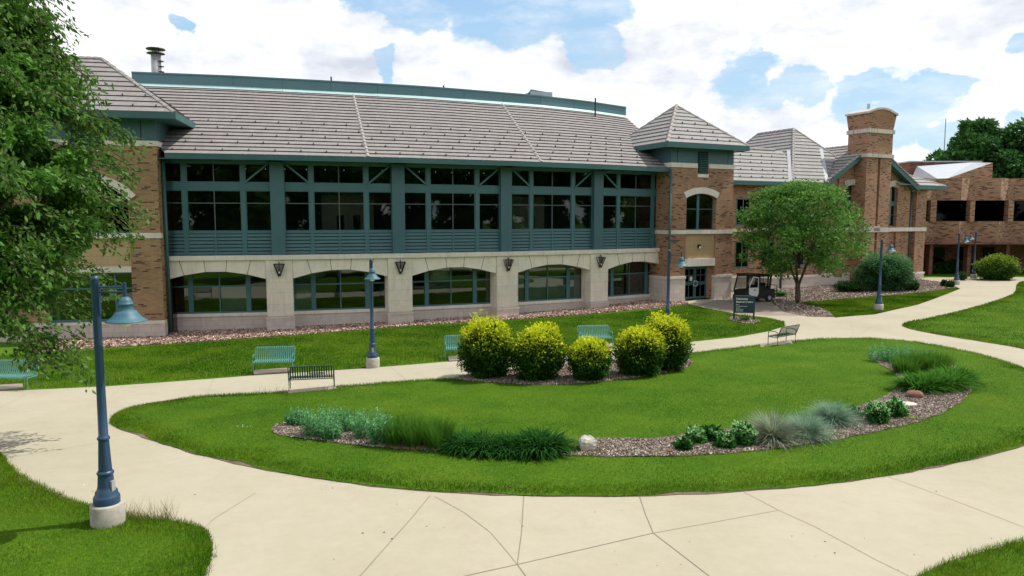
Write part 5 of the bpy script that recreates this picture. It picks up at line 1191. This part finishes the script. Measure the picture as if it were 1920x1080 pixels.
def rock(px, py, w_, h_, m, label, dep=.8, name='boulder', seed=1, lift=.08, sink=.15):
    x, y = at(px, py); z = zg(x, y)+lift; r = np.random.default_rng(seed); b = MB(); nu, nv = 14, 8; P = []
    for j in range(nv+1):
        for i in range(nu):
            t = 2*math.pi*i/nu; p = math.pi*j/nv; d = np.array([math.sin(p)*math.cos(t), math.sin(p)*math.sin(t), math.cos(p)]); k = 1+.10*math.sin(3*t+seed)*math.sin(p)+.08*math.sin(5*t+2*p+seed)+r.uniform(-.04, .04)*math.sin(p); dd = np.sign(d)*np.abs(d)**.95
            b.v.append((x+dd[0]*k*w_/2, y+w_*dep/2+dd[1]*k*w_*dep/2, z+h_/2-sink*h_+dd[2]*k*h_/2))
    for j in range(nv):
        for i in range(nu): b.f.append((j*nu+i, (j+1)*nu+i, (j+1)*nu+(i+1) % nu, j*nu+(i+1) % nu)); b.m.append(0)
    o = b.build(name, M[m]); return tag(o, label, 'rock')
rock(1102, 855, .46, .42, 'rock', 'pale rounded boulder in the front of the island bed', seed=2)
rock(1256, 857, .16, .12, 'rock_red', 'small reddish stone left of the smallest sedum', name='stone', seed=4)
rock(1722, 753, .50, .26, 'rock_red', 'flat-topped reddish boulder before the bright daylilies', seed=6)
rock(1708, 768, .55, .10, 'rock', 'flat pale rock right of the smaller sedum', name='flat_rock', seed=8)
rock(1463, 564, .6, .16, 'rock', 'flat grey edging stone in front of the hosta', name='flat_rock', seed=11)

# ------------------------------------------------------------------ street lamps
def make_lamp():
    E_ = empty('street_lamp', (0, 0, 0), 'x', 'street lamp', 'bell shaded lamp posts along the walks')
    MB().lathe((0, 0, 0), [(.285, -.4), (.28, .0), (.275, .36), (.255, .385), (.0, .385)], 28).build('footing', M['concrete_base'], E_, True)
    p = MB(); p.lathe((0, 0, 0), [(.215, .386), (.215, .50), (.20, .53), (.185, .55), (.18, .60), (.15, .64), (.135, .70), (.125, .86), (.12, .90), (.135, .915), (.14, .94), (.125, .965), (.11, .975)], 28)
    p.lathe((0, 0, 0), [(.11, .975), (.085, 1.52)], 28, flute=.07)
    p.lathe((0, 0, 0), [(.085, 1.52), (.10, 1.535), (.105, 1.56), (.09, 1.585), (.078, 1.60), (.070, 2.6), (.064, 4.33), (.066, 4.335), (.066, 4.36), (.05, 4.40), (.0, 4.415)], 20); p.build('pole', M['lamp_blue'], E_, True)
    MB().box(W0, .125, .16, -.04, .04, .62, .80).build('access_cover', M['galv'], E_)
    a = MB(); a.box(W0, .062, .085, -.02, .02, 3.75, 4.28); a.tube([(.08, 0, 4.22), (.60, 0, 4.24)], .017, 6); a.tube([(.08, 0, 4.13), (.60, 0, 4.15)], .017, 6); a.tube([(.60, 0, 4.03), (.60, 0, 4.31)], .028, 8); a.build('arm', M['lamp_blue'], E_)
    s = MB(); s.lathe((.60, 0, 3.64), [(.325, .0), (.328, .012), (.29, .03), (.235, .075), (.19, .135), (.168, .175), (.13, .188), (.122, .195), (.118, .29), (.124, .295), (.124, .305), (.116, .31), (.108, .35), (.085, .39), (.05, .42), (.0, .43)], 28)
    s.lathe((.60, 0, 3.64), [(.325, .0), (.28, .025), (.21, .08), (.12, .17), (.0, .18)], 28); sh = s.build('lamp_shade', M['lamp_teal'], E_, True)
    MB().lathe((.60, 0, 3.64), [(.0, -.085), (.06, -.075), (.105, -.04), (.125, .01), (.12, .06), (.1, .12)], 20).build('globe', M['globe'], sh, True)
    return E_
L0 = make_lamp()
for i, (px, py, rz, lab) in enumerate(((203, 985, -14, 'nearest lamp post, its blue pole and bell shade standing left in the front lawn'), (699, 689, -75, 'lamp post by the upper walk before the second arch, shade turned toward the viewer'),
        (1251, 640, -6, 'lamp post rising behind the yellow-topped shrub, beside the entrance tower'), (1647, 582, 0, 'lamp post on the lawn in front of the large blue-green bush'),
        (1793, 534, 0, 'left lamp of the two far posts, by the small plants'), (1825, 522, 200, 'right and farthest lamp of the two far posts, with its shade turned left'))):
    o = L0 if i == 0 else copy_tree(L0); x, y = at(px, py); o.location = (x, y, zg(x, y)+.03); o.rotation_euler = (0, 0, R(rz)); o['label'] = lab

# ------------------------------------------------------------------ benches
def make_bench(mk, dark=False):
    E_ = empty('park_bench', (0, 0, 0), 'x', 'bench', 'slatted steel benches along the walk'); Wd = 1.5
    prof = [(-.02, .36), (-.045, .40), (-.02, .435), (.05, .45), (.25, .43), (.42, .42), (.48, .44), (.53, .52), (.58, .68), (.62, .86), (.64, .90), (.67, .915), (.70, .90)]
    def sweep(P, w0, w1, n, t=.006):
        b = MB(); ww = (w1-w0)/n
        for k in range(n):
            x0 = w0+ww*(k+.24); x1 = w0+ww*(k+.76)
            for (y0, z0), (y1, z1) in zip(P[:-1], P[1:]):
                d = Vector((0, y1-y0, z1-z0)).normalized(); nn = Vector((0, -d.z, d.y))*t
                A_ = [(x0, y0, z0), (x1, y0, z0), (x1, y1, z1), (x0, y1, z1)]; B_ = [(x, y-nn.y, z-nn.z) for x, y, z in A_]
                b.poly(A_); b.poly(B_[::-1]); b.poly([A_[0], A_[3], B_[3], B_[0]]); b.poly([A_[1], B_[1], B_[2], A_[2]])
        return b
    sweep(prof[:7], -Wd/2+.03, Wd/2-.03, 18).build('seat', M[mk], E_); sweep(prof[6:], -Wd/2+.03, Wd/2-.03, 18).build('backrest', M[mk], E_)
    MB().tube([(-Wd/2, .665, .885), (Wd/2, .665, .885)], .014, 6).tube([(-Wd/2, 0, .37), (Wd/2, 0, .37)], .016, 6).tube([(-Wd/2, .45, .40), (Wd/2, .45, .40)], .016, 6).build('rail', M[mk], E_)
    for s in (-1, 1):
        x = s*Wd/2; MB().tube([(x, .0, 0), (x, .0, .40), (x, .02, .62), (x, .08, .66), (x, .35, .66), (x, .46, .63), (x, .50, .56)], .019, 6).build('armrest', M[mk], E_)
        MB().tube([(x, .50, 0), (x, .47, .40), (x, .56, .62), (x, .665, .89)], .019, 6).build('leg', M[mk], E_)
        MB().tube([(x, 0, .39), (x, .47, .39)], .017, 6).build('side_rail', M[mk], E_)
    return E_
Bn = make_bench('bench_green'); Bd = make_bench('bench_shaded')
bl = [(512, 701, 188, 'green slatted bench facing the viewer, between the left tower and the arches lamp'), (14, 733, 176, 'green bench at the left edge, half hidden by the tree boughs'), (868, 675, 186, 'green bench mostly hidden behind the leftmost yellow-topped shrub'), (1119, 653, 190, 'green bench on the lawn above the smallest yellow-topped shrub')]
for i, (px, py, rz, lab) in enumerate(bl):
    o = Bn if i == 0 else copy_tree(Bn); x, y = at(px, py); o.location = (x, y, zg(x, y)+.065); o.rotation_euler = (0, 0, R(rz-180+(0))); o['label'] = lab
bl = [(586, 730, 12, 'slatted bench seen from behind, coloured as if in shade, at the island edge, near the left green bench'), (1457, 646, 38, 'bench seen from behind, coloured as if in shade, at the island edge, below the navy sign')]
for i, (px, py, rz, lab) in enumerate(bl):
    o = Bd if i == 0 else copy_tree(Bd); x, y = at(px, py); o.location = (x, y, zg(x, y)+.065); o.rotation_euler = (0, 0, R(180+rz)); o['label'] = lab

# ------------------------------------------------------------------ wall lanterns
def make_lantern():
    E_ = empty('wall_lantern', (0, 0, 0), 'x', 'lantern', 'black lanterns on the stone piers'); b = MB(); t = [(-.32, -.34), (.32, -.34), (.32, 0), (-.32, 0)]; bt = [(-.08, -.2), (.08, -.2), (.08, -.06), (-.08, -.06)]
    for (x0, y0), (x1, y1) in zip(t, bt): b.bar((x0, y0, .34), (x1, y1, -.36), .045, .045)
    for k in range(4): b.bar((*t[k], .34), (*t[(k+1) % 4], .34), .04, .04)
    b.build('frame', M['black'], E_)
    MB().box(W0, -.09, .09, -.22, .0, -.44, -.33).build('base', M['black'], E_)
    MB().bar((0, -.17, -.3), (0, -.17, .5), .05, .05).bar((0, -.17, .44), (0, .03, .44), .05, .05).build('bracket', M['black'], E_)
    MB().poly([(-.3, -.33, .33), (.3, -.33, .33), (.07, -.19, -.33), (-.07, -.19, -.33)]).build('glass', M['vinyl'], E_)
    MB().lathe((0, -.17, -.2), [(.0, -.1), (.06, -.05), (.07, .05), (.02, .1)], 10).build('bulb', M['globe'], E_, True)
    return E_
Ln = make_lantern()
for i in range(4):
    F = BF[i+1]; o = Ln if i == 0 else copy_tree(Ln); p = F(0, -.03, 3.2); o.location = p; o.scale = (.86, .86, .86); o.rotation_euler = (0, 0, R(F.deg-2.5)); o['label'] = ('black lantern on the first stone pier from the left', 'black lantern on the second stone pier, above the arches lamp shade', 'black lantern on the third stone pier from the left', 'black lantern on the last stone pier, nearest the entrance tower')[i]

# ------------------------------------------------------------------ sign
def text(s, size, loc, F, m, parent, name='lettering', bold=0.):
    cu = bpy.data.curves.new(name, 'FONT'); cu.body = s; cu.size = size; cu.offset = bold; cu.extrude = .002
    o = bpy.data.objects.new('tmp', cu); COL.objects.link(o); dg = bpy.context.evaluated_depsgraph_get(); me = bpy.data.meshes.new_from_object(o.evaluated_get(dg)); bpy.data.objects.remove(o)
    M4 = Matrix(((F.u[0], 0, -F.v[0], loc[0]), (F.u[1], 0, -F.v[1], loc[1]), (0, 1, 0, loc[2]), (0, 0, 0, 1))); me.transform(Matrix.Translation(-ORG[parent.name]) @ M4); me.materials.clear()
    return finish(me, name, m, parent)
sx0, sy0 = at(1375, 599); sx1, sy1 = at(1409, 605)
sx0, sy0, = at(1376, 600); wS = 1.12; SF = Fr(sx0, sy0, -8); sz = zg(sx0, sy0)
SG_ = empty('building_sign', (sx0, sy0, sz), 'navy sign panel on two posts with white lettering, in the lawn before the entrance', 'sign')
pu = 36/FPX*sy0; MB().box(SF, -.04, .04, -.04, .04, sz-.1, sz+1.42).build('post', M['sign'], SG_); MB().box(SF, pu-.04, pu+.04, -.04, .04, sz-.2, sz+1.36).build('post', M['sign'], SG_)
pn = MB().box(SF, .041, pu-.041, -.03, .03, sz+.42, sz+1.38).build('panel', M['sign'], SG_); MB().box(SF, -.03, pu+.03, -.035, .035, sz+1.381, sz+1.42).build('top_rail', M['muntin'], SG_)
zt_ = sz+1.18
for s, sz_, dz, bo in (('Harmons', .17, 0, .004), ('Student Center', .15, -.17, .004), ('Bistro', .075, -.30, .001), ('Conference Center', .08, -.40, .001), ('Lounge', .075, -.49, .001), ('Copy Center', .08, -.58, .001), ('Book Store', .085, -.67, .001)):
    p = SF(.09, -.034, 0); text(s, sz_, (p[0], p[1], zt_+dz), SF, M['white'], pn, bold=bo)

# ------------------------------------------------------------------ utility cart
cxy = T(5.5, -2.3, 0); cz = zg(cxy[0], cxy[1])+.02; CF = Fr(cxy[0], cxy[1], 22)
UC = empty('utility_cart', (cxy[0], cxy[1], cz), 'black enclosed utility cart with a white half door, parked beside the entrance', 'cart')
# local u: front at negative; length 2.7; v: width 1.3
def cb(u0, u1, v0, v1, z0, z1): return (CF, u0, u1, v0, v1, cz+z0, cz+z1)
b = MB(); b.prism(CF, [(-1.2, cz+.28), (.9, cz+.2), (1.25, cz+.28), (1.25, cz+.85), (-.75, cz+.88), (-1.25, cz+.8)], -.6, .6); b.build('body', M['cloth'], UC, bevel=.04)
b = MB(); b.prism(CF, [(-1.05, cz+1.86), (.95, cz+1.80), (.95, cz+1.87), (-.2, cz+1.95), (-1.0, cz+1.93)], -.66, .66); b.build('roof', M['cloth'], UC, bevel=.02)
b = MB()
for v in (-.6, .6):
    b.bar(CF(-1.22, v, cz+.8), CF(-.92, v, cz+1.87), .07, .07); b.bar(CF(-.10, v, cz+.85), CF(-.10, v, cz+1.87), .08, .2); b.bar(CF(.78, v, cz+.85), CF(.88, v, cz+1.82), .08, .12); b.bar(CF(.62, v, cz+.9), CF(.66, v, cz+1.85), .04, .2); b.bar(CF(.22, v, cz+.9), CF(.22, v, cz+1.85), .03, .05)
    b.bar(CF(-.1, v, cz+.98), CF(.82, v, cz+.98), .03, .24); b.bar(CF(-1.0, v, cz+1.80), CF(.9, v, cz+1.78), .03, .14)
b.bar(CF(-.92, -.6, cz+1.84), CF(-.92, .6, cz+1.84), .05, .08); b.bar(CF(.88, -.6, cz+1.8), CF(.88, .6, cz+1.8), .05, .1); b.bar(CF(.80, -.6, cz+.95), CF(.80, .6, cz+.95), .05, .15)
b.build('cab_frame', M['cloth'], UC)
for Pv in ([CF(-.0, -.6, cz+1.12), CF(.55, -.6, cz+1.12), CF(.6, -.6, cz+1.70), CF(-.0, -.6, cz+1.70)], [CF(-1.2, .6, cz+.9), CF(-.15, .6, cz+.9), CF(-.15, .6, cz+1.8), CF(-.93, .6, cz+1.8)], [CF(-.05, .6, cz+1.1), CF(.8, .6, cz+1.1), CF(.84, .6, cz+1.74), CF(-.05, .6, cz+1.74)]): MB().poly(Pv).build('vinyl_window', M['vinyl'], UC)
# white door with a window opening
b = MB(); v = -.63
O = [(-.98, .42), (-.30, .42), (-.18, .62), (-.18, 1.72), (-.66, 1.78), (-.98, 1.15)]; I = [(-.90, 1.02), (-.32, 1.02), (-.27, 1.08), (-.27, 1.62), (-.62, 1.68), (-.88, 1.18)]
b.prism(CF, [(u, cz+z) for u, z in [(-.98, .42), (-.30, .42), (-.18, .62), (-.18, 1.02), (-.98, 1.02)]], v-.03, v)
for (a0, c0_), (a1, c1_) in (((-.95, 1.0), (-.95, 1.17)), ((-.95, 1.17), (-.64, 1.74)), ((-.64, 1.74), (-.22, 1.68)), ((-.22, 1.70), (-.22, 1.0))): b.bar(CF(a0, v-.015, cz+c0_), CF(a1, v-.015, cz+c1_), .03, .075)
dr = b.build('door', M['white'], UC); MB().box(CF, -.62, -.42, v-.045, v-.03, cz+.84, cz+.88).build('handle', M['black'], dr)
b = MB(); b.box(CF, .95, 1.55, -.55, .55, cz+.72, cz+.76); b.bar(CF(1.5, -.5, cz+.3), CF(1.5, -.5, cz+1.1), .04, .04); b.bar(CF(1.5, .5, cz+.3), CF(1.5, .5, cz+1.1), .04, .04); b.bar(CF(1.5, -.5, cz+1.1), CF(1.5, .5, cz+1.1), .04, .04); b.build('rear_rack', M['black'], UC)
MB().box(CF, .98, 1.35, -.45, .45, cz+.40, cz+.70).build('storage_box', M['galv'], UC)
MB().box(CF, -.2, .5, -.5, .5, cz+.86, cz+.98).box(CF, .42, .52, -.5, .5, cz+.98, cz+1.3).build('seat', M['rubber'], UC)
for u in (-1.0, .75):
    for v in (-.58, .58):
        c = CF(u, v, cz+.29); w_ = MB(); ax = Vector((CF.v[0], CF.v[1], 0)); p0 = Vector(c)-ax*.10; p1 = Vector(c)+ax*.10
        w_.tube([p0, p0+ax*.02, p1-ax*.02, p1], [.25, .29, .29, .25], 20); wo_ = w_.build('wheel', M['rubber'], UC, False); MB().tube([p0-ax*.01, p1+ax*.01], .14, 14).build('hub', M['galv'], wo_)
